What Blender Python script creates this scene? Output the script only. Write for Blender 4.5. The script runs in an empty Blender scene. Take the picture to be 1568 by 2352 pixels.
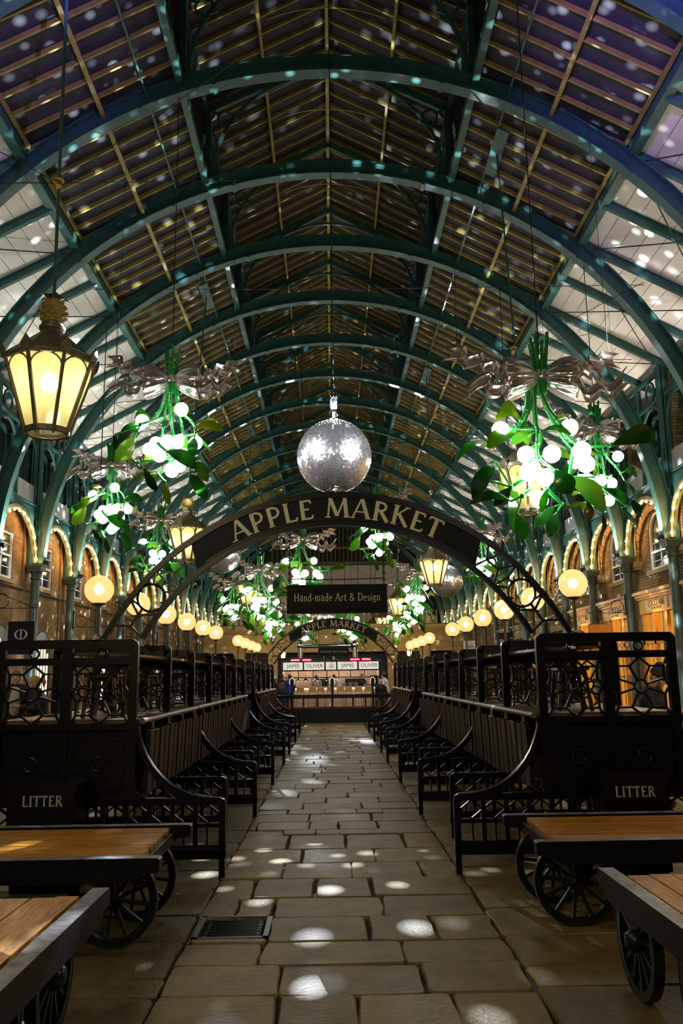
import bpy, bmesh, math, random
from mathutils import Vector, Matrix
R_ = random.Random(7)
PI = math.pi
SC = bpy.context.scene
COL = SC.collection

# ------------------------------------------------------------------ camera
def make_camera():
    yaw, pit, roll = math.radians(0.79157), math.radians(10.87537), 0.0145
    fw = Vector((math.sin(yaw)*math.cos(pit), math.cos(yaw)*math.cos(pit), math.sin(pit)))
    r = Vector((math.cos(yaw), -math.sin(yaw), 0)); u = r.cross(fw)
    c, s = math.cos(roll), math.sin(roll)
    rr = r*c - u*s; uu = r*s + u*c
    cam = bpy.data.cameras.new('camera'); cam.sensor_fit = 'VERTICAL'; cam.sensor_height = 36
    cam.lens = 1950/2352*36; cam.clip_start = .05; cam.clip_end = 400
    o = bpy.data.objects.new('camera', cam); COL.objects.link(o)
    m = Matrix((rr, uu, -fw)).transposed().to_4x4(); m.translation = Vector((0, 0, 1.68))
    o.matrix_world = m; SC.camera = o
make_camera()
# ------------------------------------------------------------------ world, exposure
w = bpy.data.worlds.new('night_sky'); SC.world = w; w.use_nodes = True
w.node_tree.nodes['Background'].inputs[0].default_value = (.10, .10, .16, 1)
w.node_tree.nodes['Background'].inputs[1].default_value = .012
SC.view_settings.view_transform = 'Standard'; SC.view_settings.look = 'None'
SC.view_settings.exposure = 0.0; SC.view_settings.gamma = 1; SC.view_settings.use_curve_mapping = False
cy = SC.cycles
cy.max_bounces = 6; cy.diffuse_bounces = 2; cy.glossy_bounces = 3; cy.transmission_bounces = 4; cy.transparent_max_bounces = 8
cy.caustics_reflective = False; cy.caustics_refractive = False
cy.sample_clamp_indirect = 3.0; cy.use_denoising = True; cy.use_light_tree = True
# light levels (hall lamps, plus the added sparkle and violet lamps)
L_UP, L_BERRY, L_BULB, L_GLOBE, L_LANT, L_DOT, L_PURPLE = 520, 24, 120, 27, 52, 15000, 1300
CX = .055                      # hall axis
BAY = 3.15
def RY(k): return 13.43 + BAY*k   # rib and column planes

def lamp(name, kind, loc, energy, color, aim=None, **kw):
    l = bpy.data.lights.new(name, kind); l.energy = energy; l.color = color
    for k, v in kw.items(): setattr(l, k, v)
    o = bpy.data.objects.new(name, l); COL.objects.link(o); o.location = loc
    if aim is not None:
        o.rotation_euler = (Vector(aim)-Vector(loc)).to_track_quat('-Z', 'Y').to_euler()
    return o
# up-lighters standing on the column capitals
for k in range(-4, 15):
    for s in (-1, 1):
        lamp('uplight', 'SPOT', (CX+s*7.66, RY(k)+.0, 4.86), L_UP*(1.0 if s < 0 else .9)*(1 if k > 1 else .7 if k > 0 else .3), (.93, 1, .93) if s < 0 else (1, .93, .84),
             (CX+s*7.75, RY(k)+.05, 9.0), spot_size=math.radians(112), spot_blend=1.0, shadow_soft_size=.03)
# added point lamps with a dot mask stand in for mirror-ball reflections
KI = 10.0   # the lamp's wattage is spread over a mask that is mostly dark
def sparkle(name, loc, energy, color, scale, cut, seed):
    o = lamp(name, 'POINT', loc, energy*KI, color, shadow_soft_size=0.0)
    l = o.data; l.use_nodes = True; nt = l.node_tree; n = nt.nodes; em = n['Emission']
    tc = n.new('ShaderNodeNewGeometry'); mp = n.new('ShaderNodeMapping'); mp.inputs['Rotation'].default_value = (seed, seed*.7, seed*1.3)
    vo = n.new('ShaderNodeTexVoronoi'); vo.inputs['Scale'].default_value = scale; vo.inputs['Randomness'].default_value = 1
    mr = n.new('ShaderNodeMapRange'); mr.inputs[1].default_value = cut; mr.inputs[2].default_value = cut*.25; mr.inputs[3].default_value = 0; mr.inputs[4].default_value = 1/KI
    sp = n.new('ShaderNodeSeparateColor'); mu = n.new('ShaderNodeMath'); mu.operation = 'MULTIPLY'; pw = n.new('ShaderNodeMath'); pw.operation = 'POWER'; pw.inputs[1].default_value = 1.2
    lk = nt.links.new
    lk(tc.outputs['Incoming'], mp.inputs[0]); lk(mp.outputs[0], vo.inputs['Vector']); lk(vo.outputs['Distance'], mr.inputs[0])
    lk(vo.outputs['Color'], sp.inputs[0]); lk(sp.outputs[0], pw.inputs[0]); lk(pw.outputs[0], mu.inputs[0]); lk(mr.outputs[0], mu.inputs[1]); lk(mu.outputs[0], em.inputs['Strength'])
sparkle('added_sparkle_lamp', (.08, 13.12, 5.96), L_DOT, (.80, .88, 1), 20, .33, .3)
sparkle('added_sparkle_lamp', (.08, 13.3, 4.42), L_DOT*.010, (.85, .90, 1), 22, .27, 1.1)
sparkle('added_sparkle_lamp', (-3.62, 28.22, 6.52), L_DOT, (.85, .92, 1), 22, .28, 2.1)
sparkle('added_sparkle_lamp', (4.29, 31.22, 5.86), L_DOT, (.85, .92, 1), 22, .28, 3.1)
sparkle('added_sparkle_lamp', (-.42, 44.8, 5.52), L_DOT, (.85, .92, 1), 22, .28, 4.1)
# violet spots out of view, added for the purple light on the roof
lamp('violet_spot', 'SPOT', (CX-2.2, 7.2, 9.6), L_PURPLE*.55, (.34, .16, 1), (-4.6, 10.6, 11.6), spot_size=1.1, spot_blend=1)
lamp('violet_spot', 'SPOT', (CX+2.4, 7.2, 9.6), L_PURPLE, (.30, .14, 1), (5.2, 11.0, 11.2), spot_size=1.1, spot_blend=1)

# unseen fill lamps, added to light signs and barrows from the front
lamp('unseen_warm_fill', 'POINT', (CX+3.4, 2.4, 4.9), 70, (1, .80, .42), shadow_soft_size=.1)
lamp('unseen_warm_fill', 'POINT', (CX-3.4, -3.3, 4.9), 380, (1, .80, .42), shadow_soft_size=.1)
lamp('unseen_white_fill', 'POINT', (CX-2.6, 3.98, 5.2), 80, (1, .98, .92), shadow_soft_size=.3)
lamp('unseen_white_fill', 'POINT', (CX+2.6, -2.2, 5.0), 60, (1, .98, .92), shadow_soft_size=.3)

for a, b in (((-1.2, 24.0, 7.0), (-3.62, 28.4, 5.71)), ((1.8, 27.0, 6.6), (4.29, 31.4, 5.05)), ((-5.6, 26.0, 6.6), (-3.62, 28.4, 5.71))): lamp('pin_spot', 'SPOT', a, 1500, (.92, .94, 1), b, spot_size=.30, spot_blend=.3, shadow_soft_size=.10)  # bare spots without fixtures, added to brighten the far mirror balls
# unseen lamps added to light the people beyond the stalls
lamp('unseen_side_fill', 'POINT', (CX-7.2, 14.8, 3.0), 45, (1, .80, .60), shadow_soft_size=.05)
lamp('unseen_side_fill', 'POINT', (CX+6.3, 9.3, 2.6), 120, (1, .70, .42), shadow_soft_size=.05)
# pin spots that play on the near mirror ball
for s in (-1, 1): lamp('pin_spot', 'SPOT', (CX+s*4.7, 9.6, 6.3), 6500, (.92, .94, 1), (.08, 13.3, 5.15), spot_size=.30, spot_blend=.3, shadow_soft_size=.12)

# ------------------------------------------------------------------ materials
def mat(name, col, rough=.5, metal=0, spec=.5, emit=None, estr=0, noise=0, nscale=8, bump=0, bscale=60, coat=0, rnd=0, alpha=1, stretch=None, trans=0, col2=None):
    m = bpy.data.materials.new(name); m.use_nodes = True; nt = m.node_tree; b = nt.nodes['Principled BSDF']
    b.inputs['Base Color'].default_value = (*col, 1); b.inputs['Roughness'].default_value = rough; b.inputs['Metallic'].default_value = metal
    b.inputs['Specular IOR Level'].default_value = spec
    if coat: b.inputs['Coat Weight'].default_value = coat; b.inputs['Coat Roughness'].default_value = .12
    if trans: b.inputs['Transmission Weight'].default_value = trans
    if emit: b.inputs['Emission Color'].default_value = (*emit, 1); b.inputs['Emission Strength'].default_value = estr
    lk = nt.links.new; out = None
    if noise or bump or rnd:
        tc = nt.nodes.new('ShaderNodeTexCoord'); src = tc.outputs['Object']
        if stretch:
            mp = nt.nodes.new('ShaderNodeMapping'); mp.inputs['Scale'].default_value = stretch; lk(src, mp.inputs[0]); src = mp.outputs[0]
    if noise:
        nz = nt.nodes.new('ShaderNodeTexNoise'); nz.inputs['Scale'].default_value = nscale; nz.inputs['Detail'].default_value = 5; nz.inputs['Roughness'].default_value = .65
        lk(src, nz.inputs['Vector'])
        cr = nt.nodes.new('ShaderNodeValToRGB'); cr.color_ramp.elements[0].position = .3; cr.color_ramp.elements[1].position = .72
        c2 = col2 or tuple(min(1, c*(1+noise)) for c in col); c1 = tuple(c*(1-noise) for c in col) if not col2 else col
        cr.color_ramp.elements[0].color = (*c1, 1); cr.color_ramp.elements[1].color = (*c2, 1)
        lk(nz.outputs['Fac'], cr.inputs[0]); out = cr.outputs[0]; lk(out, b.inputs['Base Color'])
    if rnd:
        oi = nt.nodes.new('ShaderNodeObjectInfo'); hs = nt.nodes.new('ShaderNodeHueSaturation'); mr = nt.nodes.new('ShaderNodeMapRange')
        mr.inputs[3].default_value = 1-rnd; mr.inputs[4].default_value = 1+rnd; lk(oi.outputs['Random'], mr.inputs[0]); lk(mr.outputs[0], hs.inputs['Value'])
        if out: lk(out, hs.inputs['Color'])
        else: hs.inputs['Color'].default_value = (*col, 1)
        lk(hs.outputs[0], b.inputs['Base Color'])
    if bump:
        nb = nt.nodes.new('ShaderNodeTexNoise'); nb.inputs['Scale'].default_value = bscale; nb.inputs['Detail'].default_value = 4; lk(src, nb.inputs['Vector'])
        bp = nt.nodes.new('ShaderNodeBump'); bp.inputs['Strength'].default_value = bump; bp.inputs['Distance'].default_value = .01
        lk(nb.outputs['Fac'], bp.inputs['Height']); lk(bp.outputs[0], b.inputs['Normal'])
    return m
def emis(name, col, s, sample=True):
    m = bpy.data.materials.new(name); m.use_nodes = True; nt = m.node_tree; nt.nodes.clear()
    e = nt.nodes.new('ShaderNodeEmission'); o = nt.nodes.new('ShaderNodeOutputMaterial'); e.inputs[0].default_value = (*col, 1); e.inputs[1].default_value = s
    nt.links.new(e.outputs[0], o.inputs[0])
    m.cycles.emission_sampling = 'AUTO' if sample else 'NONE'
    return m
def glassy(name, tcol, dcol, ftrans, gloss=.08, rough=.15):
    """thin milky glass: part clear, part light-scattering, a little shine"""
    m = bpy.data.materials.new(name); m.use_nodes = True; nt = m.node_tree; nt.nodes.clear(); lk = nt.links.new
    o = nt.nodes.new('ShaderNodeOutputMaterial'); t = nt.nodes.new('ShaderNodeBsdfTransparent'); d = nt.nodes.new('ShaderNodeBsdfTranslucent')
    g = nt.nodes.new('ShaderNodeBsdfGlossy'); a = nt.nodes.new('ShaderNodeMixShader'); b = nt.nodes.new('ShaderNodeMixShader')
    t.inputs[0].default_value = (*tcol, 1); d.inputs[0].default_value = (*dcol, 1); g.inputs['Roughness'].default_value = rough
    a.inputs[0].default_value = 1-ftrans; b.inputs[0].default_value = gloss
    lk(t.outputs[0], a.inputs[1]); lk(d.outputs[0], a.inputs[2]); lk(a.outputs[0], b.inputs[1]); lk(g.outputs[0], b.inputs[2]); lk(b.outputs[0], o.inputs[0])
    return m
M = {}
M['black_iron'] = mat('black_iron', (.006, .007, .008), .30, spec=.35, bump=.05, bscale=90)
M['green_iron'] = mat('green_iron', (.032, .112, .096), .42, noise=.25, nscale=3, bump=.08, bscale=40)
M['pale_green'] = mat('pale_green_iron', (.20, .21, .10), .5, noise=.15)
M['col_green'] = mat('column_green', (.050, .088, .070), .42, noise=.3, nscale=4, bump=.1, bscale=40)
M['bar_wood'] = mat('glazing_bar_wood', (.31, .25, .06), .5, noise=.3, nscale=6)
M['pane'] = mat('roof_pane', (.046, .044, .056), .5, spec=.25, noise=.25, nscale=1.2, rnd=.25)
M['ceil'] = mat('white_boards', (.74, .70, .62), .55, rnd=.05, noise=.06, nscale=3)
M['white_paint'] = mat('white_paint', (.72, .71, .66), .5, noise=.08)
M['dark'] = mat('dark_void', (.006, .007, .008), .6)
M['stone'] = mat('paving_stone', (.20, .136, .038), .50, spec=.35, noise=.38, nscale=3.2, bump=.55, bscale=26, rnd=.22)
M['kerb'] = mat('granite_stone', (.14, .105, .036), .5, spec=.3, noise=.4, nscale=5, bump=.9, bscale=40, rnd=.25)
M['mortar'] = mat('mortar', (.030, .026, .018), .9)
M['deck'] = mat('varnished_planks', (.60, .25, .022), .34, spec=.35, noise=.6, nscale=7, bump=.35, bscale=30, coat=.12, rnd=.18, stretch=(1, 9, 9))
M['deck_y'] = mat('varnished_planks_long', (.58, .25, .022), .34, spec=.35, noise=.6, nscale=7, bump=.35, bscale=30, coat=.12, rnd=.18, stretch=(9, 1, 9))
M['rail'] = mat('worn_black_rail', (.008, .008, .009), .42, spec=.25, noise=.6, nscale=9, bump=.3, bscale=40)
M['rail_top'] = mat('worn_rail_top', (.26, .26, .28), .3, spec=.6, noise=.8, nscale=14, bump=.4, bscale=30)
M['glint_iron'] = mat('painted_iron_glint', (.30, .30, .32), .22, metal=1)  # paler metal puts the highlight along the curved arm into the colour
M['wheel'] = mat('dark_green_wheel', (.006, .013, .009), .35, noise=.5, nscale=8)
M['brass'] = mat('brass', (.6, .42, .16), .35, metal=.9)
M['stall_wood'] = mat('stall_boards', (.050, .028, .014), .42, noise=.5, nscale=7, bump=.25, bscale=30, rnd=.2, stretch=(6, 6, 1))
M['counter'] = mat('counter_wood', (.17, .11, .065), .4, noise=.5, nscale=5, bump=.2, bscale=25, stretch=(8, 1, 8))
M['shelf_wood'] = mat('shelf_wood', (.15, .085, .032), .5, noise=.6, nscale=8, rnd=.2)
M['chrome'] = mat('chrome_ribbon', (1.0, .90, .84), .15, metal=.88)
M['mirror'] = mat('mirror_tiles', (.95, .95, .99), .23, metal=.97)
M['steel'] = mat('steel', (.6, .6, .6), .22, metal=1)
M['leaf'] = None
M['stem'] = mat('green_stem', (.015, .26, .035), .22, spec=.6, coat=.3)
M['berry'] = emis('lit_berry', (1, 1, .98), L_BERRY)
M['bulb'] = emis('warm_bulb', (1, .60, .24), L_BULB)
M['globe_bulb'] = emis('globe_bulb', (1, .60, .30), L_GLOBE)
M['lantern_bulb'] = emis('lantern_bulb', (1, .84, .50), L_LANT)
M['globe'] = glassy('milky_globe', (1, .90, .80), (1, .69, .47), .42)
M['lpane'] = glassy('lantern_pane', (1, .97, .72), (1, .92, .50), .45)
M['lpane_clear'] = glassy('clear_pane', (.9, .93, .95), (.5, .5, .5), .92, .12, .05)
M['bronze'] = mat('bronze', (.15, .13, .07), .45, metal=.2, spec=.4, noise=.3)
M['pineapple'] = mat('gilt_pineapple', (.50, .38, .11), .42, metal=.1, noise=.3)
M['sign'] = mat('black_sign', (.006, .007, .010), .5, spec=.25, noise=.3, nscale=40)
M['cream'] = mat('cream_letters', (.85, .80, .50), .5)
M['wire'] = mat('dark_wire', (.02, .022, .022), .5)
M['cloth_black'] = mat('black_cloth', (.012, .012, .014), .8)
M['skin'] = mat('skin', (.55, .32, .22), .5, noise=.05)
M['hair_blond'] = mat('blond_hair', (.42, .26, .09), .5, noise=.3, nscale=40)
M['hair_dark'] = mat('dark_hair', (.02, .014, .01), .5)
M['hair_brown'] = mat('brown_hair', (.16, .08, .03), .5, noise=.3, nscale=40)
M['hair_grey'] = mat('grey_hair', (.55, .52, .48), .6)
M['tshirt_grey'] = mat('grey_tshirt', (.42, .39, .33), .8, noise=.1)
M['blue'] = mat('blue_jacket', (.015, .05, .35), .5)
M['navy'] = mat('navy_coat', (.01, .018, .05), .8)
M['white_cloth'] = mat('white_jacket', (.75, .68, .64), .8)
M['jeans'] = mat('dark_trousers', (.02, .022, .035), .8)
M['shop_orange'] = mat('ochre_shopfront', (.70, .29, .03), .4, noise=.15)
M['fascia'] = mat('ochre_fascia', (.72, .40, .10), .45, noise=.1)
M['fascia_panel'] = mat('cream_fascia_panel', (.78, .55, .25), .5)
M['ink'] = mat('black_ink', (.02, .018, .016), .6)
M['lit_shop'] = emis('lit_shop_window', (1, .44, .06), .62)
M['lit_white'] = emis('lit_shop_display', (1, .80, .62), 1.3, False)
M['lit_sign'] = emis('backlit_white_sign', (1, .94, .80), .75, False)
M['heater'] = emis('glowing_heater', (1, .015, .05), 3.0)
M['heater_core'] = emis('glowing_heater_core', (1, .22, .25), 5)
M['tiles_lit'] = mat('pale_tiles', (.70, .52, .40), .35)
M['chair_wood'] = mat('pale_wood_chair', (.50, .27, .08), .45)
M['red'] = mat('dark_red_paint', (.16, .012, .015), .5)
M['stone_wall'] = mat('buff_stone', (.38, .28, .12), .8, noise=.2, nscale=2, bump=.3)
M['glass_dark'] = mat('dark_window_glass', (.02, .022, .025), .06, spec=.8)
M['stain_wall'] = None

def leaf_material():
    m = bpy.data.materials.new('glossy_leaf'); m.use_nodes = True; nt = m.node_tree; nt.nodes.clear(); lk = nt.links.new
    o = nt.nodes.new('ShaderNodeOutputMaterial'); p = nt.nodes.new('ShaderNodeBsdfPrincipled'); t = nt.nodes.new('ShaderNodeBsdfTranslucent'); mx = nt.nodes.new('ShaderNodeMixShader')
    tc = nt.nodes.new('ShaderNodeTexCoord'); wv = nt.nodes.new('ShaderNodeTexNoise'); wv.inputs['Scale'].default_value = 2.5; wv.inputs['Detail'].default_value = 3
    oi = nt.nodes.new('ShaderNodeObjectInfo'); ad = nt.nodes.new('ShaderNodeMath'); ad.operation = 'MULTIPLY_ADD'; ad.inputs[1].default_value = .75; ad.inputs[2].default_value = -.375
    a2 = nt.nodes.new('ShaderNodeMath'); a2.operation = 'ADD'
    cr = nt.nodes.new('ShaderNodeValToRGB'); e = cr.color_ramp.elements; e[0].color = (.006, .055, .004, 1); e[0].position = .22; e[1].color = (.16, .22, .005, 1); e[1].position = .85
    q = e.new(.52); q.color = (.03, .22, .012, 1)
    tr = nt.nodes.new('ShaderNodeMix'); tr.data_type = 'RGBA'; tr.blend_type = 'MULTIPLY'; tr.inputs[0].default_value = 1; tr.inputs[7].default_value = (2.4, 2.1, 1.2, 1)
    lk(tc.outputs['Object'], wv.inputs['Vector']); lk(oi.outputs['Random'], ad.inputs[0]); lk(wv.outputs['Fac'], a2.inputs[0]); lk(ad.outputs[0], a2.inputs[1]); lk(a2.outputs[0], cr.inputs[0])
    lk(cr.outputs[0], p.inputs['Base Color']); lk(cr.outputs[0], tr.inputs[6]); lk(tr.outputs[2], t.inputs[0])
    p.inputs['Roughness'].default_value = .14; p.inputs['Specular IOR Level'].default_value = .7
    mx.inputs[0].default_value = .28
    lk(p.outputs[0], mx.inputs[1]); lk(t.outputs[0], mx.inputs[2]); lk(mx.outputs[0], o.inputs[0])
    return m
M['leaf'] = leaf_material()
def brick_material(name, c1, c2, mortar, stain):
    m = bpy.data.materials.new(name); m.use_nodes = True; nt = m.node_tree; b = nt.nodes['Principled BSDF']; lk = nt.links.new
    tc = nt.nodes.new('ShaderNodeTexCoord'); sx = nt.nodes.new('ShaderNodeSeparateXYZ'); cb = nt.nodes.new('ShaderNodeCombineXYZ'); ad = nt.nodes.new('ShaderNodeMath')
    lk(tc.outputs['Object'], sx.inputs[0]); lk(sx.outputs[0], ad.inputs[0]); lk(sx.outputs[1], ad.inputs[1]); lk(ad.outputs[0], cb.inputs[0]); lk(sx.outputs[2], cb.inputs[1])
    br = nt.nodes.new('ShaderNodeTexBrick'); br.inputs['Color1'].default_value = (*c1, 1); br.inputs['Color2'].default_value = (*c2, 1); br.inputs['Mortar'].default_value = (*mortar, 1)
    br.inputs['Scale'].default_value = 1; br.inputs['Brick Width'].default_value = .225; br.inputs['Row Height'].default_value = .075; br.inputs['Mortar Size'].default_value = .007
    lk(cb.outputs[0], br.inputs['Vector'])
    nz = nt.nodes.new('ShaderNodeTexNoise'); nz.inputs['Scale'].default_value = .9; nz.inputs['Detail'].default_value = 6; lk(tc.outputs['Object'], nz.inputs['Vector'])
    cr = nt.nodes.new('ShaderNodeValToRGB'); cr.color_ramp.elements[0].position = .38; cr.color_ramp.elements[1].position = .66
    cr.color_ramp.elements[0].color = (.55, .5, .45, 1); cr.color_ramp.elements[1].color = (1.15, 1.1, 1.05, 1)
    mu = nt.nodes.new('ShaderNodeMix'); mu.data_type = 'RGBA'; mu.blend_type = 'MULTIPLY'; mu.inputs[0].default_value = stain
    lk(nz.outputs['Fac'], cr.inputs[0]); lk(br.outputs['Color'], mu.inputs[6]); lk(cr.outputs[0], mu.inputs[7]); lk(mu.outputs[2], b.inputs['Base Color'])
    b.inputs['Roughness'].default_value = .85; b.inputs['Specular IOR Level'].default_value = .2
    bp = nt.nodes.new('ShaderNodeBump'); bp.inputs['Strength'].default_value = .6; bp.inputs['Distance'].default_value = .01; bp.invert = True
    lk(br.outputs['Fac'], bp.inputs['Height']); lk(bp.outputs[0], b.inputs['Normal'])
    return m
M['brick_l'] = brick_material('old_brick', (.34, .21, .085), (.24, .145, .06), (.28, .22, .13), .9)
M['brick_r'] = brick_material('stock_brick', (.36, .25, .10), (.20, .13, .06), (.10, .08, .05), .6)

# ------------------------------------------------------------------ mesh helpers
class MB:
    def __init__(s): s.v = []; s.f = []; s.mi = []; s.cur = 0
    def add(s, vs, fs):
        n = len(s.v); s.v += [tuple(v) for v in vs]; s.f += [tuple(i+n for i in f) for f in fs]; s.mi += [s.cur]*len(fs)
    def box(s, x0, x1, y0, y1, z0, z1):
        if x0 > x1: x0, x1 = x1, x0
        if y0 > y1: y0, y1 = y1, y0
        if z0 > z1: z0, z1 = z1, z0
        s.add([(x0,y0,z0),(x1,y0,z0),(x1,y1,z0),(x0,y1,z0),(x0,y0,z1),(x1,y0,z1),(x1,y1,z1),(x0,y1,z1)],
              [(0,3,2,1),(4,5,6,7),(0,1,5,4),(1,2,6,5),(2,3,7,6),(3,0,4,7)])
    def bar(s, p0, p1, w, h, up=(0,0,1)):
        p0, p1 = Vector(p0), Vector(p1); d = (p1-p0).normalized(); u = Vector(up)
        if abs(d.dot(u)) > .98: u = Vector((0,1,0)) if abs(d.y) < .9 else Vector((1,0,0))
        x = d.cross(u).normalized(); z = x.cross(d); x *= w/2; z *= h/2
        s.add([p0-x-z,p0+x-z,p0+x+z,p0-x+z,p1-x-z,p1+x-z,p1+x+z,p1-x+z],[(0,3,2,1),(4,5,6,7),(0,1,5,4),(1,2,6,5),(2,3,7,6),(3,0,4,7)])
    def tube(s, pts, r, n=8, cap=True, closed=False):
        pts = [Vector(p) for p in pts]; m = len(pts); rs = r if isinstance(r, (list, tuple)) else [r]*m
        vs, fs = [], []; prev = None
        for i, p in enumerate(pts):
            a = pts[i-1] if (i > 0 or closed) else p; b = pts[(i+1) % m] if (i < m-1 or closed) else p
            t = (b-a).normalized()
            if prev is None:
                u = Vector((0,0,1)) if abs(t.z) < .9 else Vector((1,0,0)); x = t.cross(u).normalized()
            else: x = (prev - t*prev.dot(t)).normalized()
            prev = x; y = t.cross(x)
            for j in range(n):
                an = 2*PI*j/n; vs.append(p + (x*math.cos(an)+y*math.sin(an))*rs[i])
        for i in range(m if closed else m-1):
            for j in range(n):
                k = (j+1) % n; a = i*n; b = ((i+1) % m)*n
                fs.append((a+j, a+k, b+k, b+j))
        if cap and not closed: fs.append(tuple(range(n-1,-1,-1))); fs.append(tuple((m-1)*n+j for j in range(n)))
        s.add(vs, fs)
    def lathe(s, prof, n=16, c=(0,0,0), phase=0):
        vs, fs = [], []
        for r, z in prof:
            for j in range(n):
                a = 2*PI*j/n+phase; vs.append((c[0]+r*math.cos(a), c[1]+r*math.sin(a), c[2]+z))
        for i in range(len(prof)-1):
            for j in range(n):
                k = (j+1) % n; fs.append((i*n+j, i*n+k, (i+1)*n+k, (i+1)*n+j))
        if prof[0][0] > 1e-5: fs.append(tuple(range(n-1,-1,-1)))
        if prof[-1][0] > 1e-5: fs.append(tuple((len(prof)-1)*n+j for j in range(n)))
        s.add(vs, fs)
    def sphere(s, c, r, nu=16, nv=10, sc=(1,1,1)):
        vs = [(c[0], c[1], c[2]-r*sc[2])]; fs = []
        for i in range(1, nv):
            t = PI*i/nv - PI/2
            for j in range(nu):
                a = 2*PI*j/nu; vs.append((c[0]+r*sc[0]*math.cos(t)*math.cos(a), c[1]+r*sc[1]*math.cos(t)*math.sin(a), c[2]+r*sc[2]*math.sin(t)))
        vs.append((c[0], c[1], c[2]+r*sc[2])); top = len(vs)-1
        for j in range(nu):
            k = (j+1) % nu; fs.append((0, 1+k, 1+j)); fs.append((top, top-nu+j, top-nu+k))
            for i in range(nv-2): fs.append((1+i*nu+j, 1+i*nu+k, 1+(i+1)*nu+k, 1+(i+1)*nu+j))
        s.add(vs, fs)
    def prism(s, poly, f, d0, d1):
        """poly in (a,b); f(a,b,d) -> xyz"""
        n = len(poly); vs = [f(a, b, d0) for a, b in poly]+[f(a, b, d1) for a, b in poly]
        s.add(vs, [tuple(range(n-1,-1,-1)), tuple(range(n, 2*n))]+[(i, (i+1) % n, n+(i+1) % n, n+i) for i in range(n)])
    def ring(s, c, R, r, ax='xz', n=20, m=6):
        pts = []
        for i in range(n):
            a = 2*PI*i/n; p, q = R*math.cos(a), R*math.sin(a)
            pts.append((c[0]+p, c[1], c[2]+q) if ax == 'xz' else (c[0], c[1]+p, c[2]+q) if ax == 'yz' else (c[0]+p, c[1]+q, c[2]))
        s.tube(pts, r, m, closed=True)
    def mesh(s, name, mats, smooth=None):
        me = bpy.data.meshes.new(name); me.from_pydata(s.v, [], s.f)
        for m in (mats if isinstance(mats, (list, tuple)) else [mats]): me.materials.append(M[m] if isinstance(m, str) else m)
        if any(s.mi): me.polygons.foreach_set('material_index', s.mi)
        if smooth is not None:
            me.polygons.foreach_set('use_smooth', [True]*len(me.polygons)); me.set_sharp_from_angle(angle=math.radians(smooth))
        me.update()
        return me
    def build(s, name, mats, parent=None, smooth=None, loc=None):
        return put(s.mesh(name, mats, smooth), name, parent, loc)
def put(me, name, parent=None, loc=None, rot=None):
    o = bpy.data.objects.new(name, me); COL.objects.link(o)
    if parent is not None: o.parent = parent
    if loc is not None: o.location = loc
    if rot is not None: o.rotation_euler = rot
    return o
def tag(o, label=None, cat=None, group=None, kind=None):
    if label: o['label'] = label
    if cat: o['category'] = cat
    if group: o['group'] = group
    if kind: o['kind'] = kind
    return o
def empty(name, loc=(0,0,0), rz=0):
    o = bpy.data.objects.new(name, None); COL.objects.link(o); o.location = loc; o.rotation_euler = (0, 0, rz); o.empty_display_size = .1
    return o
def copy_tree(o, parent=None):
    c = o.copy(); COL.objects.link(c); c.parent = parent
    for ch in o.children: copy_tree(ch, c)
    return c
def arcpts(cx, cz, r, a0, a1, n): return [(cx+r*math.cos(math.radians(a0+(a1-a0)*i/n)), cz+r*math.sin(math.radians(a0+(a1-a0)*i/n))) for i in range(n+1)]

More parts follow.
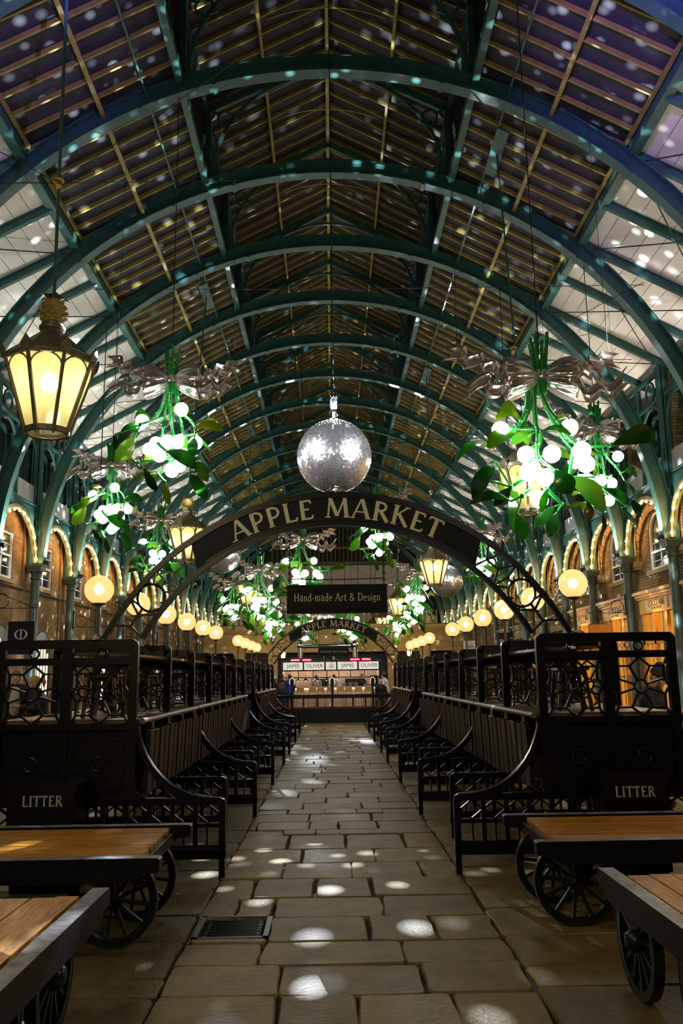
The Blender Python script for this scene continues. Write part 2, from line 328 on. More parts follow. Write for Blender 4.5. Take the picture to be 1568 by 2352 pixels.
# lettering: strokes with thick stems, thin joins and serifs
def _arc(cx, cy, rx, ry, a0, a1, n=10): return [(cx+rx*math.cos(math.radians(a0+(a1-a0)*i/n)), cy+ry*math.sin(math.radians(a0+(a1-a0)*i/n))) for i in range(n+1)]
T, N_ = .16, .075   # stem and hairline
def GL():
    g = {}
    S = lambda *p: ('s', list(p)); 
    g['A'] = (.78, [(N_, [(.06,0),(.38,1)]), (T, [(.40,1),(.70,0)]), (N_, [(.18,.34),(.56,.34)])], [(.06,0),(.70,0)])
    g['P'] = (.62, [(T, [(.16,0),(.16,1)]), (.11, [(.16,.95)]+_arc(.30,.70,.24,.25,90,-90)+[(.16,.45)])], [(.16,0)])
    g['L'] = (.58, [(T, [(.16,0),(.16,1)]), (.10, [(.16,.05),(.52,.05)]), (N_, [(.52,.03),(.55,.2)])], [(.16,1)])
    g['E'] = (.60, [(T, [(.16,0),(.16,1)]), (.10, [(.16,.05),(.52,.05)]), (.10, [(.16,.95),(.50,.95)]), (.09, [(.16,.52),(.44,.52)]), (N_, [(.52,.03),(.56,.2)]), (N_, [(.50,.97),(.52,.8)])], [])
    g['M'] = (1.0, [(N_, [(.12,0),(.20,1)]), (T, [(.20,1),(.50,.08)]), (N_, [(.50,.08),(.80,1)]), (T, [(.80,1),(.88,0)])], [(.12,0),(.88,0)])
    g['R'] = (.70, [(T, [(.16,0),(.16,1)]), (.11, [(.16,.95)]+_arc(.30,.74,.22,.21,90,-90)+[(.16,.53)]), (T, [(.32,.53),(.66,0)])], [(.16,0)])
    g['K'] = (.74, [(T, [(.16,0),(.16,1)]), (N_, [(.18,.45),(.60,1)]), (T, [(.30,.58),(.70,0)])], [(.16,0),(.16,1),(.60,1)])
    g['T'] = (.66, [(T, [(.33,0),(.33,1)]), (.10, [(.05,.95),(.61,.95)]), (N_, [(.05,.97),(.03,.80)]), (N_, [(.61,.97),(.63,.80)])], [(.33,0)])
    g['I'] = (.36, [(T, [(.18,0),(.18,1)])], [(.18,0),(.18,1)])
    g['H'] = (.84, [(.13, [(.18,0),(.18,1)]), (.13, [(.66,0),(.66,1)]), (N_, [(.18,.52),(.66,.52)])], [(.18,0),(.66,0),(.18,1),(.66,1)])
    g['D'] = (.80, [(.13, [(.18,0),(.18,1)]), (.11, [(.18,.96)]+_arc(.34,.5,.36,.46,90,-90,14)+[(.18,.04)])], [(.18,0),(.18,1)])
    g['a'] = (.52, [(.11, [(.10,.55)]+_arc(.24,.50,.14,.17,140,0,8)+[(.38,.10),(.46,.02)]), (.10, [(.38,.40)]+_arc(.24,.20,.15,.18,90,270,8)+[(.38,.14)])], [])
    g['n'] = (.60, [(.12, [(.16,0),(.16,.64)]), (.09, [(.16,.52)]+_arc(.31,.46,.15,.18,150,0,8)), (.12, [(.46,.48),(.46,0)])], [(.16,0),(.46,0)])
    g['d'] = (.58, [(.12, [(.42,0),(.42,1)]), (.10, _arc(.26,.31,.18,.30,60,300,12))], [(.42,1)])
    g['-'] = (.34, [(.09, [(.05,.33),(.29,.33)])], [])
    g['m'] = (.90, [(.12, [(.16,0),(.16,.64)]), (.09, [(.16,.52)]+_arc(.31,.46,.14,.18,150,0,8)), (.12, [(.45,.48),(.45,0)]), (.09, [(.45,.50)]+_arc(.60,.46,.14,.18,150,0,8)), (.12, [(.74,.48),(.74,0)])], [(.16,0),(.45,0),(.74,0)])
    g['e'] = (.52, [(.09, [(.10,.36),(.43,.36)]+_arc(.26,.32,.18,.30,10,300,14))], [])
    g['r'] = (.44, [(.12, [(.16,0),(.16,.64)]), (.11, [(.16,.48),(.28,.60),(.40,.58)])], [(.16,0)])
    g['t'] = (.38, [(.12, [(.18,.85),(.18,.12),(.26,.03),(.36,.06)]), (.08, [(.04,.61),(.36,.61)])], [])
    g['&'] = (.82, [(.10, [(.72,.02),(.24,.68)]+_arc(.36,.80,.14,.17,200,-20,8)+[(.44,.62),(.16,.40)]+_arc(.30,.22,.20,.20,170,300,8)+[(.56,.16),(.70,.46)])], [])
    g['s'] = (.44, [(.10, _arc(.22,.48,.12,.13,30,200,8)+[(.30,.28)]+_arc(.22,.15,.13,.13,20,-150,8))], [])
    g['i'] = (.30, [(.12, [(.15,0),(.15,.62)]), (.13, [(.15,.80),(.15,.92)])], [(.15,0)])
    g['g'] = (.54, [(.10, _arc(.25,.42,.16,.19,0,360,14)), (.08, [(.34,.56),(.50,.62)]), (.09, [(.18,.25),(.14,.14),(.40,.08)]+_arc(.26,-.08,.20,.13,30,-200,10))], [])
    g[' '] = (.34, [], [])
    return g
GLY = GL()
def text_strips(txt, gap=.04, serif=.24, weight=1.0):
    """flat outlines, cap height 1, returned with the total width"""
    x = 0; polys = []
    for ch in txt:
        wd, st, se = GLY[ch]
        for th, pts in st:
            th *= weight
            L, Rr = [], []
            for i, p in enumerate(pts):
                a = pts[max(0, i-1)]; b = pts[min(len(pts)-1, i+1)]
                dx, dy = b[0]-a[0], b[1]-a[1]; l = math.hypot(dx, dy) or 1; nx, ny = -dy/l*th/2, dx/l*th/2
                L.append((x+p[0]+nx, p[1]+ny)); Rr.append((x+p[0]-nx, p[1]-ny))
            for i in range(len(pts)-1): polys.append([L[i], Rr[i], Rr[i+1], L[i+1]])
        for sx, sy in se:
            h = .055; y0 = sy-h if sy > .5 else sy
            polys.append([(x+sx-serif/2, y0), (x+sx+serif/2, y0), (x+sx+serif/2, y0+h), (x+sx-serif/2, y0+h)])
        x += wd+gap
    return polys, x-gap
def letters(mb, txt, f, height, weight=1.0, serif=.24, center=True, depth=.012, gap=.04):
    polys, wd = text_strips(txt, gap, serif, weight); off = -wd/2 if center else 0
    for k, p in enumerate(polys):
        mb.prism([((a+off)*height, b*height) for a, b in p], f, 0, depth*(1+.03*(k % 4)))
    return wd*height
def sans(name, txt, size, matn, parent, loc, rot, extrude=.002, xs=1.0):
    cu = bpy.data.curves.new(name, 'FONT'); cu.body = txt; cu.size = size; cu.align_x = 'CENTER'; cu.align_y = 'CENTER'; cu.extrude = extrude; cu.resolution_u = 2
    o = bpy.data.objects.new(name, cu); COL.objects.link(o)
    bpy.context.view_layer.update()
    me = bpy.data.meshes.new_from_object(o.evaluated_get(bpy.context.evaluated_depsgraph_get())); bpy.data.objects.remove(o)
    me.materials.clear(); me.materials.append(M[matn]); me.name = name
    q = put(me, name, parent, loc, rot); q.scale = (xs, 1, 1)
    return q
# ================================================================== SETTING
# ------------------------------------------------------------------ floor
def make_floor():
    fl = MB(); fl.box(-12, 12, -5, 66, -.25, -.035); fo = fl.build('floor', 'mortar'); tag(fo, kind='structure')
    rr = random.Random(3)
    def stone(x0, x1, y0, y1, m, name='paving_stone', sk=0):
        g = rr.uniform(.004, .009); h = rr.uniform(-.006, .006); b = .009; j = lambda: rr.uniform(-.012, .012)
        q = [(x0+g+j(), y0+g+j()), (x1-g+j(), y0+g+j()+sk), (x1-g+j(), y1-g+j()+sk), (x0+g+j(), y1-g+j())]
        cx = sum(p[0] for p in q)/4; cyy = sum(p[1] for p in q)/4
        # rounded worn outline: 12 points
        out = []
        for i in range(4):
            a, c, d = q[i-1], q[i], q[(i+1) % 4]
            for t, o_ in ((.10, a), (0, None), (.10, d)):
                if o_ is None: out.append((c[0]+(cx-c[0])*.025, c[1]+(cyy-c[1])*.035))
                else: out.append((c[0]+(o_[0]-c[0])*t+rr.uniform(-.006,.006), c[1]+(o_[1]-c[1])*t+rr.uniform(-.006,.006)))
            e = .5+rr.uniform(-.2,.2); out.append((c[0]+(d[0]-c[0])*e+rr.uniform(-.012,.012), c[1]+(d[1]-c[1])*e+rr.uniform(-.012,.012)))
        n = len(out); t0, t1 = rr.uniform(-.006,.006), rr.uniform(-.006,.006)
        vs = [(p[0], p[1], -.04) for p in out]+[(p[0], p[1], h-.012) for p in out]
        sx = 1-2*b/max(.1, x1-x0); sy = 1-2*b/max(.1, y1-y0)
        vs += [(cx+(p[0]-cx)*sx, cyy+(p[1]-cyy)*sy, h+t0*(p[0]-cx)+t1*(p[1]-cyy)) for p in out]
        fs = [tuple(range(2*n, 3*n))]
        for i in range(n):
            k = (i+1) % n; fs.append((i, k, n+k, n+i)); fs.append((n+i, n+k, 2*n+k, 2*n+i))
        me = bpy.data.meshes.new(name); me.from_pydata(vs, [], fs); me.materials.append(M[m]); me.update()
        return put(me, name, fo)
    W0, W1 = -.965, 1.085
    rows = [(3.3,3.85,(-.2,.55)),(3.85,4.40,(-.55,.25)),(4.40,4.96,(-.30,.12,.62)),(4.96,5.45,(-.31,.50)),(5.45,5.88,(-.46,.42)),(5.88,6.45,(-.44,.22,.67)),(6.45,6.99,(-.72,-.45,.35)),
            (6.99,7.62,(-.65,-.15,.30)),(7.62,8.24,(-.45,.15,.77)),(8.24,8.85,(-.30,.39)),(8.85,9.62,(-.46,.12,.73)),(9.62,9.92,(-.55,-.2)),(9.92,10.45,(-.87,-.27,.05,.5)),(10.45,11.0,(-.3,.45)),
            (11.0,11.35,(-.57,-.11,.29,.61)),(11.35,11.9,(-.4,.37)),(11.9,12.4,(-.1,.62)),(12.4,12.95,(-.5,.2))]
    y = 12.95
    while y < 31.6:
        d = rr.uniform(.42, .62); js = []; x = W0+rr.uniform(.35,.9)
        while x < W1-.3: js.append(x); x += rr.uniform(.45,.95)
        rows.append((y, min(y+d, 31.7), tuple(js))); y += d
    count = 0
    for y0, y1, js in rows:
        xs = [W0]+list(js)+[W1]
        for i in range(len(xs)-1):
            if 5.88 <= y0 < 6.4 and i == 0: xs0 = xs[0]; stone(xs[0], -.93, y0, y1, 'stone'); continue   # drain sits here
            if y0 == 6.45 and i == 0: pass
            stone(xs[i], xs[i+1], y0, y1, 'stone'); count += 1
    # drain surround slivers
    stone(-.94, -.45, 5.88, 5.97, 'stone')
    # bigger granite slabs either side
    for side in (-1, 1):
        y = 2.9
        bl = [3.6,4.3,4.97,5.25,5.95,6.55,7.35,8.0] if side < 0 else [3.5,4.3,5.0,5.35,5.95,6.6,7.3,7.95]
        y0 = 2.9
        while y0 < 20:
            y1 = bl.pop(0) if bl else y0+rr.uniform(.6,.95)
            e = W0 if side < 0 else W1
            xa = e+side*rr.uniform(.75,1.25); xb = xa+side*rr.uniform(1.0,1.4)
            for a, b in ((e, xa), (xa, xb)):
                stone(min(a,b), max(a,b), y0, y1, 'kerb' if side < 0 else 'stone'); count += 1
            y0 = y1
    m = MB()
    for side in (-1, 1):
        for i in range(int(9/1.0)):
            for k in range(40):
                y0 = 2+k*1.5; x0 = 3.3+i*1.0 if y0 < 20 else 1.1+i*1.1
                if side < 0: m.box(-x0-.98, -x0, y0, y0+1.48, -.04, -.004)
                else: m.box(x0+.1, x0+1.08, y0, y0+1.48, -.04, -.004)
    o = m.build('paving', 'kerb', fo); tag(o, kind='stuff')
    return count
print('stones', make_floor())

# ------------------------------------------------------------------ roof
RIBC, RIBR = 4.45, 7.79
def zlow(a): return 12.10-(a-2.6)*.535+.05      # underside plane of lower roof and white ceiling
def zup(a): return 15.30-.53*a
NB = 16
def make_roof():
    ce = empty('ceiling'); tag(ce, kind='structure')
    # arched ribs
    def rib_mesh():
        m = MB(); n = 56; a0 = 1.5
        def sweep(r0, r1, y0, y1):
            vs, fs = [], []
            for i in range(n+1):
                an = math.radians(a0+(180-2*a0)*i/n); c, s = math.cos(an), math.sin(an)
                for r, y in ((r0,y0),(r1,y0),(r1,y1),(r0,y1)): vs.append((r*c, y, RIBC+r*s))
            for i in range(n):
                for j in range(4): fs.append((4*i+j, 4*i+(j+1) % 4, 4*i+4+(j+1) % 4, 4*i+4+j))
            fs.append((0,1,2,3)); fs.append((4*n+3,4*n+2,4*n+1,4*n)); m.add(vs, fs)
        sweep(RIBR, RIBR+.03, -.12, .12); sweep(RIBR+.29, RIBR+.32, -.12, .12); sweep(RIBR+.03, RIBR+.29, -.02, .02)
        # stiffener cleats under the purlins and rivet rows
        for an in (48, 65, 115, 132, 75, 105):
            c, s = math.cos(math.radians(an)), math.sin(math.radians(an)); m.bar(((RIBR-.03)*c,0,RIBC+(RIBR-.03)*s), ((RIBR+.0)*c,0,RIBC+(RIBR+.0)*s), .07, .26, (0,1,0))
        for i in range(60):
            an = math.radians(12+156*i/59)
            for r in (RIBR+.06, RIBR+.26):
                c, s = r*math.cos(an), RIBC+r*math.sin(an); m.box(c-.012, c+.012, -.032, -.018, s-.012, s+.012)
        return m.mesh('arch_rib', 'green_iron', 35)
    rm = rib_mesh()
    for k in range(-5, 16): put(rm, 'arch_rib', ce, (CX, RY(k), 0))
    # longitudinal members
    y0, y1 = -4.0, 61.2; L = y1-y0
    def along(name, m, a, z, w, h, tilt=0):
        for s in (-1, 1):
            b = MB(); b.box(-w/2, w/2, 0, L, -h/2, h/2); o = b.build(name, m, ce, loc=(CX+s*a, y0, z)); o.rotation_euler = (0, s*tilt, 0)
    along('edge_beam', 'green_iron', 5.33, zlow(5.33)-.06, .18, .20)
    along('edge_strip', 'bar_wood', 5.19, zlow(5.19)-.03, .05, .07)
    along('purlin', 'bar_wood', 3.95, zlow(3.95)-.05, .075, .07, .49)
    along('tie_rod', 'green_iron', 3.2, zlow(3.2)-.06, .035, .035)
    along('valley_beam', 'green_iron', 2.62, 12.08, .13, .16)
    along('upper_eave_beam', 'green_iron', 2.66, 13.82, .12, .16)
    along('upper_purlin', 'bar_wood', 1.37, zup(1.37)-.06, .06, .07, .48)
    b = MB(); b.box(-.04, .04, 0, L, -.05, .05); b.build('ridge_purlin', 'bar_wood', ce, loc=(CX, y0, 15.22))
    for s in (-1, 1):
        b = MB(); b.box(-.02, .02, 0, L, 12.2, 13.74)
        for i in range(9): b.box(-.05 if s > 0 else .01, -.01 if s > 0 else .05, 0, L, 12.3+.16*i, 12.34+.16*i)
        b.build('louvre', 'dark', ce, loc=(CX+s*2.70, y0, 0))
    # clerestory posts and trusses at each rib
    def truss():
        m = MB()
        for s in (-1, 1):
            m.bar((s*2.72,0,13.80-.05), (0,0,15.13), .10, .16); m.bar((s*2.60,0,12.05), (s*2.60,0,13.8), .12, .12)
            pts = [(s*2.50*math.cos(t*PI/2/14), 0, 12.2+2.5*math.sin(t*PI/2/14)) for t in range(15)]
            for i in range(14): m.bar(pts[i], pts[i+1], .07, .06, (0,1,0))
            m.ring((s*2.22,0,13.72-.10), .17, .025, n=18)
            m.bar((s*2.33,0,13.72), (s*2.58,0,13.80), .04, .04); m.bar((s*2.13,0,13.47), (s*1.98,0,13.55), .04, .04)
        return m.mesh('roof_truss', 'green_iron', 40)
    tm = truss()
    for k in range(-5, 16): put(tm, 'roof_truss', ce, (CX, RY(k), 0))
    mm = MB()
    mm.tube([(x*.12, 0, 15.0-.26*(x/10)**2*1.0) for x in range(-10, 11)], .014, 6); am = mm.mesh('curved_tie', 'bar_wood', 60)
    for k in range(-1, 15): put(am, 'curved_tie', ce, (CX, RY(k)+BAY/2, 0))
    # glazing bars and panes
    nb = 7; st = BAY/nb
    def barmesh(a0, z0, a1, z1, s):
        m = MB(); m.bar((s*a0,0,z0), (s*a1,0,z1), .036, .07); m.bar((s*a0,0,z0+.045), (s*a1,0,z1+.045), .025, .03); return m
    def panemesh(a0, z0, a1, z1, s):
        m = MB(); v = [(s*a0,.0,z0),(s*a1,.0,z1),(s*a1,st,z1),(s*a0,st,z0)]; m.add(v+[(x,y,z+.02) for x,y,z in v], [(0,1,2,3),(7,6,5,4),(0,4,5,1),(1,5,6,2),(2,6,7,3),(3,7,4,0)]); return m
    rest_b, rest_p = MB(), MB()
    nbar = npane = 0
    for (a0, a1, zf, dz) in ((2.68, 5.22, zlow, .03), (0.04, 2.95, zup, .02)):
        for s in (-1, 1):
            B = barmesh(a0, zf(a0)+dz, a1, zf(a1)+dz, s); P = panemesh(a0, zf(a0)+dz+.06, a1, zf(a1)+dz+.06, s)
            bm_, pm = B.mesh('glazing_bar', 'bar_wood'), P.mesh('roof_pane', 'pane')
            for i in range(-37, 15*nb):
                y = RY(0)+i*st
                if y < y0: continue
                if nbar < 300 and -7 <= i < 60: put(bm_, 'glazing_bar', ce, (CX, y, 0)); nbar += 1
                else: rest_b.add([(x+CX, yy+y, z) for x, yy, z in B.v], B.f)
                if -7 <= i < 60 and npane < 300: put(pm, 'roof_pane', ce, (CX, y, 0)); npane += 1
                else: rest_p.add([(x+CX, yy+y, z) for x, yy, z in P.v], P.f)
    tag(rest_b.build('far_glazing_bars', 'bar_wood', ce), kind='stuff'); tag(rest_p.build('far_roof_panes', 'pane', ce), kind='stuff')
    # white boarded ceilings outside the edge beams
    pitch = .34; nbd = 12; rest = MB(); cnt = 0
    for s in (-1, 1):
        for j in range(nbd):
            a0 = 5.42+j*pitch*.88; a1 = a0+pitch*.88-.012
            m = MB(); v = [(s*a0,.005,zlow(a0)+.0),(s*a1,.005,zlow(a1)),(s*a1,BAY/2-.005,zlow(a1)),(s*a0,BAY/2-.005,zlow(a0))]
            m.add(v+[(x,y,z+.025) for x,y,z in v], [(0,1,2,3),(7,6,5,4),(0,4,5,1),(1,5,6,2),(2,6,7,3),(3,7,4,0)])
            me = m.mesh('ceiling_board', 'ceil')
            for i in range(-10, 30):
                y = RY(0)+i*BAY/2
                if -4 <= i < 8: put(me, 'ceiling_board', ce, (CX, y, 0)); cnt += 1
                else: rest.add([(x+CX, yy+y, z) for x, yy, z in m.v], m.f)
    tag(rest.build('far_ceiling_boards', 'ceil', ce), kind='stuff')
    m = MB()
    for s in (-1, 1):
        v = [(CX+s*5.4, y0, zlow(5.4)+.03), (CX+s*9.6, y0, zlow(9.6)+.03), (CX+s*9.6, y1, zlow(9.6)+.03), (CX+s*5.4, y1, zlow(5.4)+.03)]
        m.add(v+[(x,y,z+.06) for x,y,z in v], [(0,1,2,3),(7,6,5,4),(0,4,5,1),(1,5,6,2),(2,6,7,3),(3,7,4,0)])
    m.build('ceiling_deck', 'dark', ce)
    # rafters under the boards: one at each rib, one mid-bay; thin diagonal ties
    rm_ = MB(); rm_.bar((5.35,0,zlow(5.35)-.09), (9.3,0,zlow(9.3)-.09), .10, .16); rm_.bar((5.35,0,zlow(5.35)-.01), (9.3,0,zlow(9.3)-.01), .16, .03)
    for s in (-1, 1):
        b = MB(); b.add([(s*x,y,z) for x,y,z in rm_.v], [tuple(reversed(f)) for f in rm_.f] if s < 0 else rm_.f); me = b.mesh('rafter', 'green_iron')
        for i in range(-10, 30): put(me, 'rafter', ce, (CX, RY(0)+i*BAY/2, 0))
        b = MB()
        for sy in (-1, 1):
            b.tube([(s*5.4, 0, zlow(5.4)-.2), (s*7.95, sy*BAY, zlow(7.95)-.2)], .013, 6)
        me = b.mesh('diagonal_tie', 'wire')
        for i in range(0, 15, 1): put(me, 'diagonal_tie', ce, (CX, RY(i), 0))
    # straining wires across the hall and hanger plates of the lanterns
    for k, z in ((1, 9.9), (2, 9.4), (3, 8.2), (4, 7.6), (2, 7.4), (5, 8.6), (6, 8.0)):
        b = MB(); b.tube([(CX-7.6+3*math.sin(k), RY(k)+.5, z), (CX+.0, RY(k)+.5, z-.04), (CX+7.6, RY(k)+.5, z)], .008, 5); b.build('straining_wire', 'wire', ce)
    # hanger plates in the lower roof
    for s, ys in ((-1, (9.3, 21.3, 33.9, 46.5, 57)), (1, (15.0, 27.6, 40.2, 52.8, 59))):
        for y in ys:
            b = MB(); b.box(-.12, .12, -.72, .72, -.04, .0); b.build('hanger_plate', 'green_iron', ce, loc=(CX+s*3.3, y, zlow(3.3)-.06)).rotation_euler = (0, s*.49, 0)
    print('roof', nbar, npane, cnt)
make_roof()

# ------------------------------------------------------------------ columns and the arcade between them
def make_columns():
    m = MB()
    m.lathe([(.20,0),(.20,.25),(.16,.32),(.125,.40),(.115,4.2),(.11,4.30),(.135,4.33),(.135,4.37),(.11,4.40),(.12,4.45),(.17,4.54),(.195,4.60)], 20)
    shaft = m.mesh('shaft', 'col_green', 40)
    m = MB(); m.box(-.20,.20,-.20,.20,4.60,4.66); m.box(-.225,.225,-.225,.225,4.66,4.72); m.box(-.18,.18,-.18,.18,4.54,4.60); cap = m.mesh('capital', 'col_green')
    m = MB(); m.box(-.02,.02,-.11,.11,4.72,9.02); m.box(-.11,-.08,-.13,.13,4.72,9.02); m.box(.08,.11,-.13,.13,4.72,9.02); m.box(-.05,.05,-.16,-.13,4.72,9.0); m.box(-.05,.05,.13,.16,4.72,9.0); post = m.mesh('post', 'green_iron')
    m = MB(); m.tube([(-.05,-.1,4.72),(-.1,-.12,4.95),(-.02,-.14,5.3)], .012, 6); m.tube([(.08,-.15,4.72),(.08,-.16,6.1)], .010, 6); cab = m.mesh('cable', 'wire')
    m = MB(); m.box(-.05,.05,-.09,.09,4.74,4.82); m.box(-.02,.02,-.02,.02,4.70,4.75); fl = m.mesh('uplighter', 'black_iron')
    spans = {}
    for s in (-1, 1):
        for k in range(-5, 16):
            y = RY(k); side = 'left' if s < 0 else 'right'
            o = empty('column', (CX+s*8.0, y, 0)); tag(o, kind='structure')
            put(shaft, 'shaft', o); put(cap, 'capital', o); put(post, 'post', o, (s*.10,0,0)); put(cab, 'cable', o); put(fl, 'uplighter', o, (-s*.30,0,0))
            b = MB()   # web plate between post and rib foot
            b.prism([(-s*.24,4.72),(s*.02,4.72),(s*.02,7.2),(-s*.10,6.6),(-s*.21,5.6)], lambda a, c, d: (a, d, c), -.018, .018); b.build('web', 'green_iron', o)
    # arcade arch units
    def unit():
        h = BAY/2; hs = h-.13; cz = 4.76; hz = 1.22
        ar, plate, rest = MB(), MB(), MB()
        pts = [(hs*math.cos(PI*i/28), cz+hz*math.sin(PI*i/28)) for i in range(29)]
        outer = [((hs+.09)*math.cos(PI*i/28), cz+(hz+.09)*math.sin(PI*i/28)) for i in range(29)]
        ar.prism(pts+outer[::-1], lambda a, b, d: (d, a, b), -.07, .07)
        # spandrel plates with a round hole each
        for sg in (-1, 1):
            hc = (sg*(h-.26), 5.84); hr = .15
            poly_o = [(sg*(hs+.09)*math.cos(PI*i/28), cz+(hz+.09)*math.sin(PI*i/28)) for i in range(0, 15)]+[(0, 6.14), (sg*h, 6.14), (sg*h, 4.76)]
            # triangulate round the hole as a fan of quads: ray-cast hole rim to outline
            ring = []
            for i in range(24):
                an = 2*PI*i/24; d = Vector((math.cos(an), math.sin(an))); best = None
                for a, b in zip(poly_o, poly_o[1:]+poly_o[:1]):
                    e = Vector((b[0]-a[0], b[1]-a[1])); den = d.x*e.y-d.y*e.x
                    if abs(den) < 1e-9: continue
                    w_ = Vector((a[0]-hc[0], a[1]-hc[1])); t = (w_.x*e.y-w_.y*e.x)/den; u = (w_.x*d.y-w_.y*d.x)/den
                    if t > 0 and -1e-6 <= u <= 1+1e-6 and (best is None or t < best): best = t
                best = best or hr+.02
                ring.append(((hc[0]+hr*d.x, hc[1]+hr*d.y), (hc[0]+best*d.x, hc[1]+best*d.y)))
            for i in range(24):
                (a, b), (c, d) = ring[i], ring[(i+1) % 24]
                plate.add([(-.02,*a),(-.02,*b),(-.02,*d),(-.02,*c),(.02,*a),(.02,*b),(.02,*d),(.02,*c)], [(0,1,2,3),(7,6,5,4),(0,4,5,1),(1,5,6,2),(2,6,7,3),(3,7,4,0)])
            plate.prism([(sg*.02,6.0),(sg*1.2,6.0),(sg*1.2,6.14),(sg*.02,6.14)], lambda a, b, d: (d, a, b), -.018, .018)
            plate.ring((0,)+hc, hr, .025, ax='yz', n=20)
        rest.box(-.10,.10,-h,h,6.14,6.20); rest.box(-.07,.07,-h,h,6.20,6.27); rest.box(-.12,.12,-h,h,6.27,6.31)
        rest.box(-.05,.05,-.05,.05,6.31,9.0)                                  # mid post
        rest.box(-.05,.05,-h,h,8.90,9.0); rest.box(-.05,.05,-h,h,8.22,8.30)
        for q in (-1, 1):
            rest.ring((0,q*h/2,8.60), .26, .03, ax='yz', n=20)
            c = q*h/2; R = h/2-.08
            for i in range(12):
                a, b = PI*i/12, PI*(i+1)/12
                rest.bar((0, c+R*math.cos(a), 7.48+R*math.sin(a)), (0, c+R*math.cos(b), 7.48+R*math.sin(b)), .08, .05, (1,0,0))
            rest.box(-.04,.04,c-R-.03,c-R+.02,6.8,7.48); rest.box(-.04,.04,c+R-.02,c+R+.03,6.8,7.48)
        return ar, plate, rest
    ar, plate, rest = unit()
    am, pm, rm = ar.mesh('arch_ring', 'pale_green', 40), plate.mesh('spandrel', 'green_iron', 40), rest.mesh('upper_frame', 'green_iron', 40)
    pb = MB()
    for q in (-1, 1): pb.box(-.02,.02,q*.06,q*(BAY/2-.15),6.33,6.86)
    pan = pb.mesh('parapet_panel', 'white_paint')
    for s in (-1, 1):
        for k in range(-5, 15):
            y = RY(k)+BAY/2; o = empty('arcade_arch', (CX+s*8.02, y, 0)); tag(o, kind='structure')
            put(am, 'arch_ring', o); put(pm, 'spandrel', o); put(rm, 'upper_frame', o, (s*.08,0,0)); put(pan, 'parapet_panel', o, (s*.12,0,0))
    # strings of bulbs round the arches
    b = MB(); b.sphere((0,0,0), .034, 8, 6); bm_ = b.mesh('bulb', 'bulb', 60)
    b = MB(); b.lathe([(.018,0),(.018,.05)], 8); so = b.mesh('socket', 'pale_green', 40)
    hs, hz, cz = BAY/2-.16, 1.19, 4.76; n = 13
    ordn = ['first','second','third','fourth','fifth','sixth','seventh','eighth','ninth','tenth','eleventh','twelfth','thirteenth','fourteenth','fifteenth','sixteenth']
    for s in (-1, 1):
        side = 'left' if s < 0 else 'right'
        first = 2 if s < 0 else 1
        for k in range(first, 15):
            o = empty('string_light', (CX+s*8.02, RY(k)+BAY/2, cz))
            tag(o, f'string of warm bulbs around the {ordn[k-first]} arcade arch from the front, {side} side', 'string light', 'bulb strings around the arcade arches')
            wr = MB(); wr.tube([(-s*.02, hs*math.cos(PI*i/24), hz*math.sin(PI*i/24)) for i in range(25)], .008, 5)
            put(wr.mesh('cord', 'wire'), 'cord', o)
            cnt = n if k < 11 else 9
            for i in range(cnt):
                t = PI*(i+.3)/(cnt-.4); p = (-s*.075, (hs-.03)*math.cos(t), (hz-.03)*math.sin(t))
                put(bm_, 'bulb', o, p)
make_columns()

